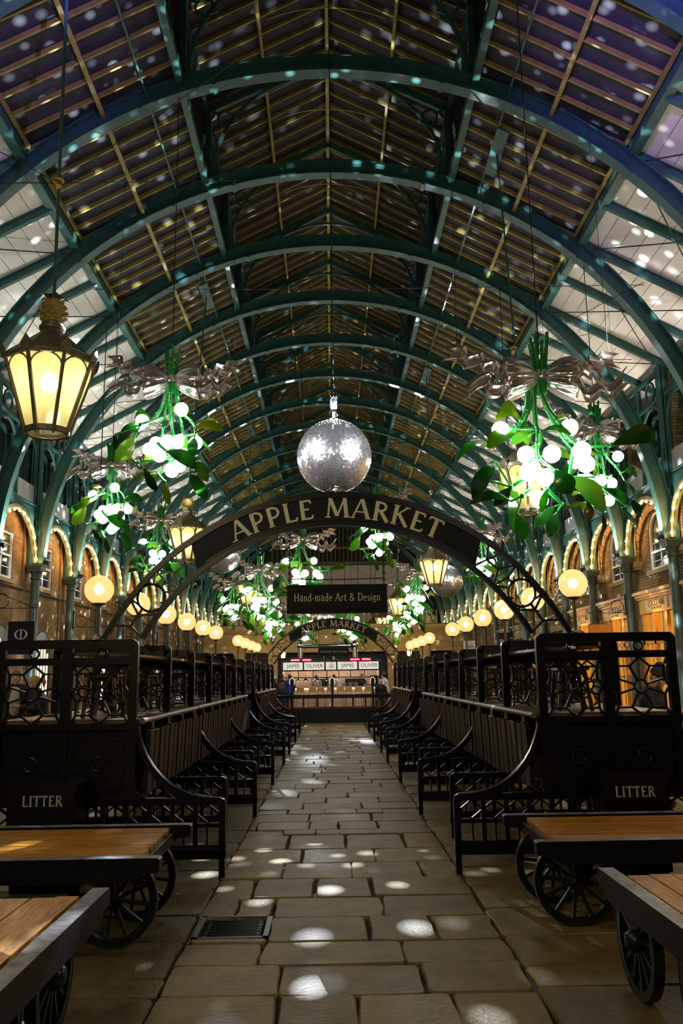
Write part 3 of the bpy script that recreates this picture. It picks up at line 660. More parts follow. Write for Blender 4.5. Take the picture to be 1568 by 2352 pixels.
# ------------------------------------------------------------------ brick side buildings
def make_walls():
    y0, y1 = -3.5, 63
    wn = [0]; dn = [0]
    for s in (-1, 1):
        side = 'left' if s < 0 else 'right'; X = CX+s*8.23; bk = 'brick_l' if s < 0 else 'brick_r'
        D = s*.06                                       # recess of the wall bays behind the piers
        b = MB()
        top = 6.75
        zs = 4.22; zt = 5.42 if s < 0 else 5.15; hw = .62
        # wall face with an opening for every window: horizontal and vertical strips
        for k in range(-5, 16):
            yc = RY(k)+BAY/2
            b.box(X+D, X+D+s*.5, yc-BAY/2, yc-hw, 0, top); b.box(X+D, X+D+s*.5, yc+hw, yc+BAY/2, 0, top)
            b.box(X+D, X+D+s*.5, yc-hw, yc+hw, 0 if s < 0 else 0, zs)
            if s < 0: b.box(X+D, X+D+s*.5, yc-hw, yc+hw, zt, top)
            else:
                arc = [(yc+hw*math.cos(PI*i/12), zt+.55*math.sin(PI*i/12)) for i in range(13)]
                b.prism([(yc-hw, top), (yc+hw, top)]+arc, lambda a, c, d: (d, a, c), X+D, X+D+s*.5)
            # pier
            b.box(X, X+D+s*.05, yc+BAY/2-.30, yc+BAY/2+.30, 0, top if s < 0 else 4.42)
        w = b.build('wall_'+side, bk); tag(w, kind='structure')
        if s > 0:
            # tall brick piers through the roof, imposts and brick arches
            for k in range(-5, 16):
                y = RY(k)
                q = MB(); q.box(X-.05, X+.5, y-.28, y+.28, 4.42, 8.75); q.build('pier', bk, w)
                q = MB(); q.box(X-.09, X+.2, y-.36, y+.36, 4.34, 4.42); q.box(X-.12, X+.2, y-.39, y+.39, 4.42, 4.56); q.build('impost', 'stone_wall', w)
                yc = y+BAY/2; hw2 = BAY/2-.34
                q = MB(); nseg = 22
                for i in range(nseg):
                    a0, a1 = PI*i/nseg+.012, PI*(i+1)/nseg-.012
                    q.prism([(yc+r*math.cos(a), 4.56+(r-hw2+1.18)*math.sin(a)) for r, a in ((hw2,a0),(hw2+.24,a0),(hw2+.24,a1),(hw2,a1))], lambda a, c, d: (d, a, c), X-.02+.004*(i % 3), X+.16)
                q.build('brick_arch', bk, w)
        else:
            q = MB(); q.box(X-.02*s*-1, X-.06, y0, y1, 4.0, 4.03); q.tube([(X+.05, y0, 4.03), (X+.05, y1, 4.03)], .018, 6); q.build('service_pipe', 'wire', w)
        # sash windows
        def sash():
            f, p = MB(), MB(); hh = zt-zs
            fr = .055
            f.box(-.06,.06,-hw,-hw+fr,0,hh); f.box(-.06,.06,hw-fr,hw,0,hh); f.box(-.06,.06,-hw,hw,0,.07); f.box(-.06,.06,-hw,hw,hh/2-.03,hh/2+.03)
            f.box(-.03,.03,-.018,.018,0,hh); f.box(-.03,.03,-hw,hw,hh*.25-.012,hh*.25+.012); f.box(-.03,.03,-hw,hw,hh*.75-.012,hh*.75+.012)
            if s < 0: f.box(-.06,.06,-hw,hw,hh-.06,hh)
            else:
                f.prism([(hw*math.cos(PI*i/12), hh+.55*math.sin(PI*i/12)) for i in range(13)]+[((hw-fr)*math.cos(PI*i/12), hh+(.55-fr)*math.sin(PI*i/12)) for i in range(12,-1,-1)], lambda a, c, d: (d, a, c), -.06, .06)
                f.box(-.03,.03,-.018,.018,hh,hh+.5)
            p.box(-.008,.008,-hw+.03,hw-.03,.03,hh-.03)
            if s > 0: p.prism([((hw-.03)*math.cos(PI*i/12), hh-.03+.53*math.sin(PI*i/12)) for i in range(13)], lambda a, c, d: (d, a, c), -.008, .008)
            return f.mesh('window_frame', 'white_paint'), p.mesh('window_pane', 'glass_dark')
        fm, pm = sash()
        si = MB(); si.box(-.14,.06,-hw-.1,hw+.1,-.10,0); sm = si.mesh('window_sill', 'stone_wall')
        bl = MB(); bl.box(-.01,.01,-hw+.05,-.1,.05,.95); blm = bl.mesh('curtain', 'white_paint')
        for k in range(0, 14):
            wn[0] += 1; o = empty(f'window_{wn[0]}', (X+D+s*.08, RY(k)+BAY/2, zs)); tag(o, kind='structure')
            put(fm, 'window_frame', o); put(pm, 'window_pane', o); so = put(sm, 'window_sill', o); so.scale = (s, 1, 1); so.location = (-s*.0,0,0)
            if k % 3 == 1: put(blm, 'curtain', o, (s*.10,0,0))
        # upper gallery openings: dark rooms behind green frames
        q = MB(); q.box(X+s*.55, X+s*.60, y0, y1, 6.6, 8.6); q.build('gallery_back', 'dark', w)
        q = MB()
        for k in range(-1, 15):
            for h in (-1, 1):
                c = RY(k)+BAY/2+h*.78
                q.box(X+s*.10, X+s*.18, c-.62, c-.54, 6.75, 8.1); q.box(X+s*.10, X+s*.18, c+.54, c+.62, 6.75, 8.1); q.box(X+s*.10, X+s*.18, c-.62, c+.62, 8.02, 8.10)
                for g in (-1, 1): q.prism([(c+g*.54, 8.02), (c+g*.54, 7.86), (c+g*.38, 8.02)], lambda a, z, d: (d, a, z), X+s*.10, X+s*.18)
        q.build('gallery_frame', 'green_iron', w)
        if s < 0:
            # round-headed shop doorways with striped lit displays
            for k in range(1, 13):
                yc = RY(k)+BAY/2; dn[0] += 1
                o = empty(f'door_{dn[0]}', (X+D, yc, 0)); tag(o, kind='structure')
                q = MB(); q.prism([(-.75,.02),(.75,.02)]+[(.75*math.cos(PI*i/12), 2.3+.7*math.sin(PI*i/12)) for i in range(13)], lambda a, z, d: (d, a, z), .004, .03); q.build('doorway', 'black_iron', o)
                if k in (1, 2, 3, 5, 8):
                    q = MB()
                    for i in range(5): q.box(.03,.05,-.55+i*.24,-.45+i*.24,.5,2.25+.45*math.sin(PI*(i+.6)/5.2))
                    q.build('lit_display', 'lit_white', o)
    return
make_walls()

def make_shopfronts():
    # ochre shop fronts along the right-hand wall, three with the shop's name
    X = CX+8.29
    for k in range(0, 9):
        yc = RY(k)+BAY/2; oc = k <= 4
        ordn = ['first','second','third','fourth','fifth','sixth','seventh','eighth','ninth'][k]
        o = empty('shopfront', (X, yc, 0))
        if oc: tag(o, f'glowing ochre wooden shopfront with cream name panel, {ordn} along the right brick wall', 'shopfront', 'ochre shopfronts')
        else: tag(o, f'dim stone coloured shopfront, {ordn} along the right brick wall', 'shopfront', 'dim shopfronts')
        h = BAY/2-.34
        fa = 'fascia' if oc else 'stone_wall'; fr = 'shop_orange' if oc else 'stone_wall'
        q = MB(); q.box(-.16,-.005,-h,h,3.14,3.50); q.box(-.22,-.005,-h-.01,h+.01,3.50,3.55); q.box(-.27,-.005,-h-.02,h+.02,3.55,3.62); q.box(-.33,-.005,-h-.035,h+.035,3.62,3.70); q.build('fascia', fa, o)
        q = MB(); q.box(-.18,-.155,-.72,.72,3.19,3.46); pn = q.build('name_panel', 'fascia_panel' if oc else 'stone_wall', o)
        if oc:
            sans('lettering', "L'OCCITANE", .24, 'ink', pn, (-.184,0,3.36), (PI/2,0,-PI/2), xs=.80)
            sans('lettering', 'EN PROVENCE', .10, 'ink', pn, (-.184,0,3.235), (PI/2,0,-PI/2))
        for a in (-h+.06, -h/3, h/3, h-.06):
            q = MB(); q.box(-.12,-.005,a-.06,a+.06,0,3.14); q.build('mullion', fr, o)
        q = MB(); q.box(-.12,-.005,-h,h,0,.62); q.box(-.12,-.005,-h,h,2.35,2.45); q.box(-.15,-.005,-h,h,.62,.68); q.build('stall_riser', fr, o)
        if oc:
            for a in (-h*.66, 0, h*.66):
                q = MB(); q.box(-.03,-.02,a-h/3+.06,a+h/3-.06,.68,3.12); q.build('lit_pane', 'lit_shop', o)
                q = MB(); q.box(-.06,-.035,a-.02,a+.02,.68,3.12); q.box(-.06,-.035,a-h/3,a+h/3,1.5,1.54); q.build('glazing_bar', fr, o)
            lamp('fascia_lamp', 'POINT', (X-.42, yc, 3.05), 14, (1, .58, .18), shadow_soft_size=.02)
make_shopfronts()
# ================================================================== THINGS
ORD = ['nearest','second','third','fourth','fifth','sixth','seventh','eighth','ninth','tenth','eleventh','twelfth','thirteenth']
# ------------------------------------------------------------------ market stalls
def lattice_star(m, a0, a1, z0, z1, y=0, w=.016, d=.03, s=1):
    cx, cz = (a0+a1)/2, (z0+z1)/2; hx, hz = (a1-a0)/2, (z1-z0)/2; r = .058
    P = lambda u, v: (s*(cx+u*hx), y, cz+v*hz)
    ends = [(-.36,.70),(.36,.70),(.84,.27),(.84,-.27),(.36,-.72),(-.36,-.72),(-.84,-.27),(-.84,.27)]
    def ln(p, q): m.bar(p, q, d, w, (0,0,1) if abs(p[0]-q[0]) > abs(p[2]-q[2]) else (1,0,0))
    for u, v in ends:
        n = math.hypot(u*hx, v*hz); ln((s*(cx+u*hx*r/n), y, cz+v*hz*r/n), P(u, v))
    m.ring((s*cx, y, cz), r, .011, n=18)
    for i, (t, c) in enumerate((((0,1),(0,1)), ((2,3),(1,0)), ((4,5),(0,-1)), ((6,7),(-1,0)))):
        for j in t: ln(P(*ends[j]), P(*c))
    for (u, v), i, j in (((.84,.70),1,2),((.84,-.72),3,4),((-.84,-.72),5,6),((-.84,.70),7,0)):
        ln(P(*ends[i]), P(u, v)); ln(P(u, v), P(*ends[j])); ln(P(u, v), P(math.copysign(1,u), math.copysign(1,v)))
def upper_frame(m, s, flat_panel=False):
    B = lambda a0, a1, z0, z1, y0=-.03, y1=.03: m.box(s*a0, s*a1, y0, y1, z0, z1)
    # posts, rails, mullion, round-cornered top
    B(1.775,1.85,.62,1.97); B(2.95,3.03,.62,1.97); B(2.355,2.445,1.29,1.95)
    for a, c in ((1.775, 1), (3.03, -1)):
        m.prism([(a,1.97),(a+c*.012,2.0),(a+c*.045,2.02),(a+c*.09,2.022),(a+c*.09,1.95),(a+c*.075,1.93),(a+c*.075,1.9)], lambda p, q, d: (s*p, d, q), -.03, .03)
    B(1.85,2.96,1.945,2.022); B(1.85,2.96,1.80,1.862); B(1.84,2.96,1.945,1.96,-.042,.042); B(1.84,2.96,1.80,1.815,-.042,.042)
    B(1.75,3.05,1.235,1.292)
    lattice_star(m, 1.85, 2.355, 1.292, 1.80, s=s); lattice_star(m, 2.445, 2.95, 1.292, 1.80, s=s)
    for a in (2.10, 2.70): m.ring((s*a, 0, 1.903), .040, .009, n=16)
def lower_lattice(m, s, a0, a1, leg=True, ztop=.655):
    B = lambda p, q, z0, z1, y0=-.028, y1=.028: m.box(s*p, s*q, y0, y1, z0, z1)
    B(a0,a0+.055,.16,ztop-.04)
    m.prism([(a0,ztop-.05),(a0+.012,ztop-.015),(a0+.05,ztop),(a0+.1,ztop),(a0+.1,ztop-.055),(a0+.055,ztop-.06)], lambda p, q, d: (s*p, d, q), -.03, .03)
    if leg: B(a0+.002,a0+.052,0,.17,-.025,.025)
    B(a0+.06,a1,ztop-.055,ztop); B(a0+.05,a1,.413,.447); B(a0,a1,.155,.27); B(a0-.004,a1,.225,.245,-.04,.04)
    c = .20; a = a0+.055; n = 0
    while a+c < a1+.02:
        zt = ztop-.055; zm = (zt+.447)/2
        B(a+c-.02,a+c+.02,.27,zt); B(a+c/2-.008,a+c/2+.008,.27,.413)
        for p, q in (((a+c/2,zt),(a,zm)),((a+c/2,zt),(a+c,zm)),((a+c/2,.447),(a,zm)),((a+c/2,.447),(a+c,zm))):
            m.bar((s*p[0],0,p[1]), (s*q[0],0,q[1]), .028, .015, (0,0,1))
        a += c
def curved_arm(m, s):
    pts = [(1.10,.655),(1.18,.662),(1.28,.682),(1.38,.722),(1.47,.776),(1.55,.845),(1.62,.925),(1.675,1.01),(1.715,1.10),(1.745,1.19),(1.765,1.28)]
    inn = [(1.10,.60),(1.22,.602),(1.34,.625),(1.44,.675),(1.53,.742),(1.61,.825),(1.675,.92),(1.722,1.01),(1.75,1.09),(1.775,1.18),(1.80,1.28)]
    for i in range(len(pts)-1):
        m.prism([pts[i],pts[i+1],inn[i+1],inn[i]], lambda p, q, d: (s*p, d, q), -.03, .03)
    m.cur = 1; m.tube([(s*a,0,z+.002) for a, z in [(1.03,.650)]+pts], .013, 8); m.cur = 0
    f = [(1.50,.655),(1.66,.655),(1.725,.672),(1.765,.71),(1.78,.78)]
    m.tube([(s*a,0,z) for a, z in f], .012, 6)
def make_stall_parts(s):
    P = {}
    m = MB(); upper_frame(m, s); lower_lattice(m, s, .985, 3.03); curved_arm(m, s); P['end_frame'] = m.mesh('end_frame', ['black_iron', 'glint_iron'], 35)
    m = MB(); upper_frame(m, s); lower_lattice(m, s, 1.165, 3.03); P['middle_frame'] = m.mesh('middle_frame', 'black_iron', 35)
    # closed dark panel below the counter at a frame, same star pattern in low relief
    m = MB(); m.box(s*1.85, s*2.96, .012, .03, .655, 1.24); lattice_star(m, 1.85, 2.37, .66, 1.235, y=.006, s=s, d=.014); lattice_star(m, 2.43, 2.95, .66, 1.235, y=.006, s=s, d=.014); m.box(s*2.375, s*2.425, -.02, .02, .655, 1.24)
    P['side_panel'] = m.mesh('side_panel', 'black_iron')
    return P
def make_stalls():
    H = 1.575
    pads = 0
    for s in (-1, 1):
        side = 'left' if s < 0 else 'right'
        P = make_stall_parts(s)
        bm_ = MB(); bm_.box(-.014,.014,.02,.235,0,.52); bm_.box(-.020,.006,.0,.05,0,.52); board = bm_.mesh('front_board', 'stall_wood')
        bb = MB(); bb.box(-.018,.02,0,.05,0,.53); batten = bb.mesh('batten', 'black_iron')
        for gi, (ys, nbay) in enumerate(((7.7, 3), (19.3, 2))):
            for b in range(nbay):
                y = ys+b*2*H
                o = empty('market_stall', (CX, y, 0))
                idx = gi*3+b
                tag(o, ['nearest', 'second', 'third', 'fourth', 'last'][idx]+f' black iron and wood market stall in the {side} row, counting from the big sign', 'market stall', f'{side} row of market stalls')
                put(P['end_frame'], 'end_frame', o); put(P['middle_frame'], 'middle_frame', o, (0,H,0)); put(P['side_panel'], 'side_panel', o)
                if b == nbay-1: put(P['end_frame'], 'end_frame', o, (0,2*H,0)); put(P['side_panel'], 'side_panel', o, (0,2*H,0))
                # counter planks with a rounded nosing
                for i in range(4):
                    m = MB(); a0 = 1.74+i*.315; m.box(s*a0, s*(a0+.308), .035, 2*H-.035, 1.295, 1.325); m.build('counter_plank', 'counter', o)
                m = MB(); m.tube([(s*1.735,.03,1.305),(s*1.735,2*H-.03,1.305)], .028, 8); m.build('nosing', 'counter', o, 50)
                m = MB(); m.box(s*1.76, s*2.98, .03, 2*H-.03, .64, .66); m.build('under_shelf', 'stall_wood', o)
                # hinged front boards leaning out a little at the foot, and their battens
                for i in range(13):
                    q = put(board, 'front_board', o, (s*1.70, .05+i*.237, .70)); q.scale = (s, 1, 1); q.rotation_euler = (0, -s*.045, 0)
                    if i % 2 == 0:
                        q = put(batten, 'batten', o, (s*1.695, .03+i*.237, .70)); q.scale = (s, 1, 1); q.rotation_euler = (0, -s*.045, 0)
                # folded boards stacked along the top of the frames
                for i in range(2):
                    m = MB(); m.box(s*(1.86+i*.27), s*(2.11+i*.27), .04, 2*H-.04, 1.875+.012*(i % 2), 1.90+.012*(i % 2)); m.build('top_plank', 'shelf_wood', o)
                # padlocks and hasps hanging from the nosing
                for i in range(4):
                    yy = .35+i*.79
                    m = MB(); m.box(s*1.700, s*1.716, yy-.03, yy+.03, 1.225, 1.285); m.tube([(s*1.69,yy-.012,1.20),(s*1.69,yy-.012,1.235),(s*1.69,yy+.012,1.235),(s*1.69,yy+.012,1.20)], .005, 5); m.box(s*1.68, s*1.70, yy-.022, yy+.022, 1.135, 1.195)
                    m.build('padlock', 'brass', o)
        # stools turned up and stacked on the counters, seen through the lattice
        k = 0
        for gi, y0, n in ((0, 8.35, 8), (1, 19.8, 4)):
            for i in range(n):
                fr = (7.7 if gi == 0 else 19.3)+1.575*(i//2+(0 if gi == 0 else 0)); y = fr+(.42 if i % 2 == 0 else 1.13); a = 2.30+.12*((i*37) % 5-2)/2
                o = empty('stool', (CX+s*a, y, 1.325), .3*i)
                tag(o, f'small dark stool standing on the {side} stall counters, {ORD[k]} from the front', 'stool', f'stools on the {side} counters'); k += 1
                m = MB(); m.box(-.15,.15,-.15,.15,.37,.40); m.box(-.13,.13,-.02,.02,.33,.37); m.build('seat', 'shelf_wood', o)
                for p in (-1, 1):
                    for q in (-1, 1):
                        m = MB(); m.bar((p*.15,q*.15,0), (p*.11,q*.11,.38), .03, .03); m.build('leg', 'stall_wood', o)
                for p in (-1, 1): m = MB(); m.bar((-.14,p*.14,.12), (.14,p*.14,.12), .02, .02); m.build('stretcher', 'stall_wood', o)
make_stalls()

# ------------------------------------------------------------------ globe lamps on top of the frames
def make_globes():
    g = MB(); g.sphere((0,0,.45), .130, 28, 18); globe = g.mesh('globe', 'globe', 80)
    g = MB(); g.sphere((0,0,.45), .045, 12, 8); bulb = g.mesh('bulb', 'globe_bulb', 80)
    g = MB(); g.tube([(0,0,.02),(0,0,.32)], .016, 8); stem = g.mesh('stem', 'bronze', 60)
    g = MB(); g.lathe([(.016,.30),(.06,.318),(.062,.328),(.03,.33),(.014,.40)], 14); gal = g.mesh('gallery', 'bronze', 40)
    g = MB(); g.lathe([(.075,0),(.07,.012),(.04,.03),(.018,.05)], 16); base = g.mesh('base', 'steel', 40)
    for s in (-1, 1):
        side = 'left' if s < 0 else 'right'; k = 0
        for y in [7.7+1.575*i for i in range(6)]+[19.3+1.575*i for i in range(4)]:
            o = empty('globe_lamp', (CX+s*2.15, y, 2.02))
            tag(o, f'glowing milky globe lamp on the {side} stall frames, {ORD[k]} from the front', 'lamp', f'globe lamps on the {side} stalls'); k += 1
            put(base, 'base', o); put(stem, 'stem', o); put(gal, 'gallery', o); put(globe, 'globe', o); put(bulb, 'bulb', o)
make_globes()

# ------------------------------------------------------------------ arched name signs and hanging boards
def make_sign(y, label_a, label_b, tone):
    zo, Ro, zi, Ri = 1.00, 2.33, 1.06, 2.00
    o = empty('arch_sign', (CX, y, 0)); tag(o, label_a, 'sign')
    def hoop(cz, R, zmin, name):
        a0 = math.degrees(math.asin((zmin-cz)/R)); p = arcpts(0, cz, R, a0, 180-a0, 48); m = MB()
        for i in range(48): m.bar((p[i][0],0,p[i][1]), (p[i+1][0],0,p[i+1][1]), .046, .06, (0,1,0))
        m.build(name, 'black_iron', o)
    hoop(zo, Ro, 2.03, 'outer_hoop'); hoop(zi, Ri, 2.03, 'inner_hoop')
    A0 = 54
    outer = arcpts(0, zo, Ro-.01, A0+1, 180-A0-1, 30); inner = arcpts(0, zi, Ri+.01, A0-3, 180-A0+3, 30)
    m = MB(); m.prism(outer+inner[::-1], lambda a, b, d: (a, d, b), -.025, .025)
    pnl = m.build('panel', 'sign', o)
    for c, R in ((zo, Ro-.03), (zi, Ri+.03)):
        p = arcpts(0, c, R, A0, 180-A0, 36); m = MB()
        for i in range(36): m.bar((p[i][0],-.03,p[i][1]), (p[i+1][0],-.03,p[i+1][1]), .014, .02, (0,1,0))
        m.build('moulding', 'black_iron', o)
    # letters follow the curve
    txt = 'APPLE MARKET'; h = .185; adv = [GLY[c][0]+.045 for c in txt]; tot = sum(adv); Rm = 2.075; zc = 1.03; sx = 1.94/(tot*h); x = -tot/2*h*sx
    for ch, ad in zip(txt, adv):
        mid = x+ad*h*sx/2; x += ad*h*sx
        if ch == ' ': continue
        an = mid/Rm; m = MB()
        f = lambda a, b, d, an=an: ((Rm+b)*math.sin(an)+a*sx*math.cos(an), -.026-d, zc+(Rm+b)*math.cos(an)-a*sx*math.sin(an))
        polys, wd = text_strips(ch)
        for kk, pp in enumerate(polys): m.prism([((a-wd/2)*h, b*h) for a, b in pp], f, 0, .006*(1+.05*(kk % 5)))
        m.build('letter', 'cream', pnl)
    # iron tracery in the sides
    def pt(t, an):
        c = math.radians(an); ro = (Ro*math.cos(c), zo+Ro*math.sin(c)); ri = (Ri*math.cos(c), zi+Ri*math.sin(c)); return (ri[0]+(ro[0]-ri[0])*t, ri[1]+(ro[1]-ri[1])*t)
    segs = [((.5,50.5),(0,52)),((.5,50.5),(1,53)),((.5,50.5),(.5,47)),((.5,47),(1,45)),((.5,47),(0,44.5)),((1,49),(.5,50.5)),
            ((.5,30.8),(0,29)),((.5,30.8),(1,29.5)),((.5,34),(0,36)),((.5,34),(1,36.5)),((.5,44),(.0,44.5)),((.5,44),(1,45)),((.5,44),(.5,42.4)),((.5,35.6),(.5,34)),((.18,39),(0,40.5)),((.82,39),(1,41)),((.5,34),(.5,30.8)),((.28,42),(0,44.5)),((.72,42),(1,45)),((.3,36.2),(0,36)),((.7,36.2),(1,36.5))]
    for g in (-1, 1):
        m = MB()
        for p, q in segs:
            a, b = pt(*p), pt(*q); m.bar((g*a[0],0,a[1]), (g*b[0],0,b[1]), .018, .03, (0,1,0))
        c = pt(.5, 39); m.ring((g*c[0],0,c[1]), .125, .012, n=22)
        m.build('tracery', 'black_iron', o)
    # hanging board on chains
    o2 = empty('hanging_board', (CX, y, 2.36)); tag(o2, label_b, 'sign')
    m = MB(); m.box(-.455,.455,-.02,.02,-.13,.13); bd = m.build('board', 'sign', o2)
    for e in (0, .035):
        m = MB(); z = .13-e-.008; x = .455-e-.008; t = .007
        m.box(-x,x,-.028,-.018,z-t,z+t); m.box(-x,x,-.028,-.018,-z-t,-z+t); m.box(-x-t,-x+t,-.028,-.018,-z,z); m.box(x-t,x+t,-.028,-.018,-z,z)
        m.build('moulding', 'black_iron', o2)
    m = MB(); m.box(-.415,.415,-.0235,-.0205,-.094,-.089); m.build('gold_line', 'cream', bd)
    m = MB(); polys, wd = text_strips('Hand-made Art & Design', .02, .2, .9); hh = .785/wd
    for kk, pp in enumerate(polys): m.prism([((a-wd/2)*hh, b*.070-.020) for a, b in pp], lambda a, b, d: (a, -.0205-d, b), 0, .004*(1+.05*(kk % 5)))
    m.build('lettering', 'cream', bd)
    for g in (-1, 1):
        m = MB(); z0, z1 = .13, 1.06+math.sqrt(4.0-.43**2)-2.36-.02; n = int((z1-z0)/.03)
        for i in range(n): m.ring((g*.43, 0, z0+.015+i*.03), .011, .004, ax='xz' if i % 2 else 'yz', n=8, m=4)
        m.tube([(g*.43,0,z0),(g*.43,0,z1)], .004, 4); m.build('chain', 'wire', o2)
    m = MB(); m.tube([(-.43,0,.185),(0,0,.175),(.43,0,.185)], .005, 5); m.build('cross_chain', 'wire', o2)
make_sign(7.72, 'large black arched sign with cream serif lettering spanning the nearest stalls', 'black board hanging on chains under the large nearest arched sign', 0)
make_sign(25.5, 'small looking black arched sign far down the aisle over the last stalls', 'black board hanging under the distant arched sign, in front of the kiosk', 1)

# ------------------------------------------------------------------ litter bins
for s, side in ((-1, 'left'), (1, 'right')):
    o = empty('litter_bin', (CX+s*2.42, 7.42, 0)); tag(o, f'black square litter bin with white lettering at the end of the {side} stall', 'litter bin')
    m = MB(); m.box(-.26,.26,-.17,.17,.08,.80); m.box(-.28,.28,-.19,.19,.78,.84); m.build('body', 'black_iron', o)
    m = MB(); m.box(-.24,.24,-.15,.15,0,.08); m.build('plinth', 'black_iron', o)
    m = MB(); m.box(-.20,.20,-.178,-.17,.83,.835); m.bar((.02,-.18,.815), (.2,-.18,.79), .01, .012); m.build('handle', 'brass', o)
    m = MB(); letters(m, 'LITTER', lambda a, b, d: (a, -.171-d, b+.665), .085, weight=.95, serif=.3, depth=.004, gap=.06); m.build('lettering', mat('bin_lettering', (.55, .58, .5), .5), o)

# ------------------------------------------------------------------ market barrows in the foreground
def wheel_mesh():
    t, h, sp = MB(), MB(), MB(); R = .285; n = 36
    for r0, r1, w_ in ((R-.05, R-.006, .05), (R-.006, R, .054)):
        vs, fs = [], []
        for i in range(n):
            a = 2*PI*i/n; c, s_ = math.cos(a), math.sin(a)
            for r, y in ((r0,-w_/2),(r1,-w_/2),(r1,w_/2),(r0,w_/2)): vs.append((r*c, y, r*s_))
        for i in range(n):
            for j in range(4): k = (i+1) % n; fs.append((4*i+j, 4*i+(j+1) % 4, 4*k+(j+1) % 4, 4*k+j))
        t.add(vs, fs)
    prof = [(-.07,.03),(-.06,.045),(-.03,.06),(.03,.06),(.06,.045),(.07,.03)]
    vs, fs = [], []
    for y, r in prof:
        for j in range(14): a = 2*PI*j/14; vs.append((r*math.cos(a), y, r*math.sin(a)))
    for i in range(5):
        for j in range(14): k = (j+1) % 14; fs.append((i*14+j, (i+1)*14+j, (i+1)*14+k, i*14+k))
    fs.append(tuple(range(14))); fs.append(tuple(range(83,69,-1))); h.add(vs, fs)
    sp.bar((.05,0,0), (R-.04,0,0), .028, .022)
    return t.mesh('rim', 'wheel', 40), h.mesh('hub', 'wheel', 40), sp.mesh('spoke', 'wheel')
RIM, HUB, SPOKE = wheel_mesh()
def add_wheel(o, loc, along_x=True):
    wr = put(RIM, 'wheel', o, loc)
    if not along_x: wr.rotation_euler = (0, 0, PI/2)
    put(HUB, 'hub', wr)
    for i in range(12): put(SPOKE, 'spoke', wr, None, (0, 2*PI*i/12+.13, 0))
def barrow(x0, x1, y0, y1, ax, label, wheels, ends, zt=.58):
    """ax 'x': planks and rails run across the view; 'y': along the aisle"""
    o = empty('barrow', ((x0+x1)/2, (y0+y1)/2, 0)); tag(o, label, 'barrow', 'wooden market barrows'); cx, cyy = (x0+x1)/2, (y0+y1)/2
    rr = random.Random(label); L = (x1-x0) if ax == 'x' else (y1-y0); W = (y1-y0) if ax == 'x' else (x1-x0)
    def bx(l0, l1, w0, w1, z0, z1, m):   # l along, w across, about centre
        if ax == 'x': m.box(l0, l1, w0, w1, z0, z1)
        else: m.box(w0, w1, l0, l1, z0, z1)
    n = 12 if ax == 'x' else 9; pw = (W-.16)/n
    for i in range(n):
        m = MB(); w0 = -W/2+.08+i*pw; dz = rr.uniform(-.004,.004)
        bx(-L/2+.02+rr.uniform(0,.02), L/2-.02-rr.uniform(0,.02), w0+.003, w0+pw-.003, zt-.035+dz, zt-.004+dz, m); m.build('plank', 'deck' if ax == 'x' else 'deck_y', o)
    for g in (-1, 1):
        m = MB(); e0, e1 = ends
        f = (lambda a, b, d: (a, d, b)) if ax == 'x' else (lambda a, b, d: (d, a, b))
        z0 = zt-.13
        poly = [(-L/2-e0, zt-.055), (-L/2-e0+.015, zt-.075), (-L/2-e0+.10, zt-.08), (-L/2-e0+.16, z0), (L/2+e1-.16, z0), (L/2+e1-.10, zt-.08), (L/2+e1-.015, zt-.075), (L/2+e1, zt-.055), (L/2+e1, zt+.002), (L/2+e1-.012, zt+.012), (-L/2-e0+.012, zt+.012), (-L/2-e0, zt+.002)]
        m.prism(poly, f, g*(W/2)-.045, g*(W/2)+.045)
        m.cur = 1; bx(-L/2-e0+.014, L/2+e1-.014, g*(W/2)-.043, g*(W/2)+.043, zt+.010, zt+.0135, m); m.cur = 0; m.build('side_rail', ['rail', 'rail_top'], o)
    for e in (-L/2+.03, L/2-.03):
        m = MB(); bx(e-.03, e+.03, -W/2+.03, W/2-.03, zt-.11, zt-.036, m); m.build('end_rail', 'rail', o)
    m = MB()
    for l in (-L*.28, L*.28): bx(l-.035, l+.035, -W/2+.04, W/2-.04, zt-.19, zt-.035, m)
    m.build('bearer', 'rail', o)
    for lx, ly in wheels:
        add_wheel(o, (lx-cx, ly-cyy, .285), ax == 'x')
    ax_l = sorted({w_[0 if ax == 'x' else 1] for w_ in wheels}); c0 = cx if ax == 'x' else cyy; c1 = cyy if ax == 'x' else cx
    for la in ax_l:
        m = MB(); lx = la-c0; ws = [w_[1 if ax == 'x' else 0]-c1 for w_ in wheels]
        if ax == 'x': m.tube([(lx,min(ws)-.02,.285),(lx,max(ws)+.02,.285)], .025, 8)
        else: m.tube([(min(ws)-.02,lx,.285),(max(ws)+.02,lx,.285)], .025, 8)
        bx(lx-.04, lx+.04, -W/2+.1, W/2-.1, .32, zt-.13, m); m.build('axle', 'rail', o)
    if len(ax_l) == 1:
        for g in (-1, 1):
            m = MB(); l = -L*.36 if ax_l[0]-c0 > 0 else L*.36
            bx(l-.03, l+.03, g*W*.36-.03, g*W*.36+.03, 0, zt-.13, m); m.build('leg', 'rail', o)
barrow(-3.35, -1.19, 5.575, 6.76, 'x', 'wooden market barrow lying across the view beside the left stall, amber planks', [(-1.42,5.84),(-1.42,6.5)], (.1,.12))
barrow(-2.5, -1.235, 1.9, 4.72, 'y', 'wooden market barrow at the lower left corner, planks running down the hall', [(-1.36,4.42),(-2.3,4.42),(-1.36,3.68),(-2.3,3.68)], (.1,.10))
barrow(1.45, 3.7, 5.88, 6.95, 'x', 'wooden market barrow lying across the view beside the right stall, dark reddish planks', [(1.64,6.12),(1.64,6.7)], (.13,.1))
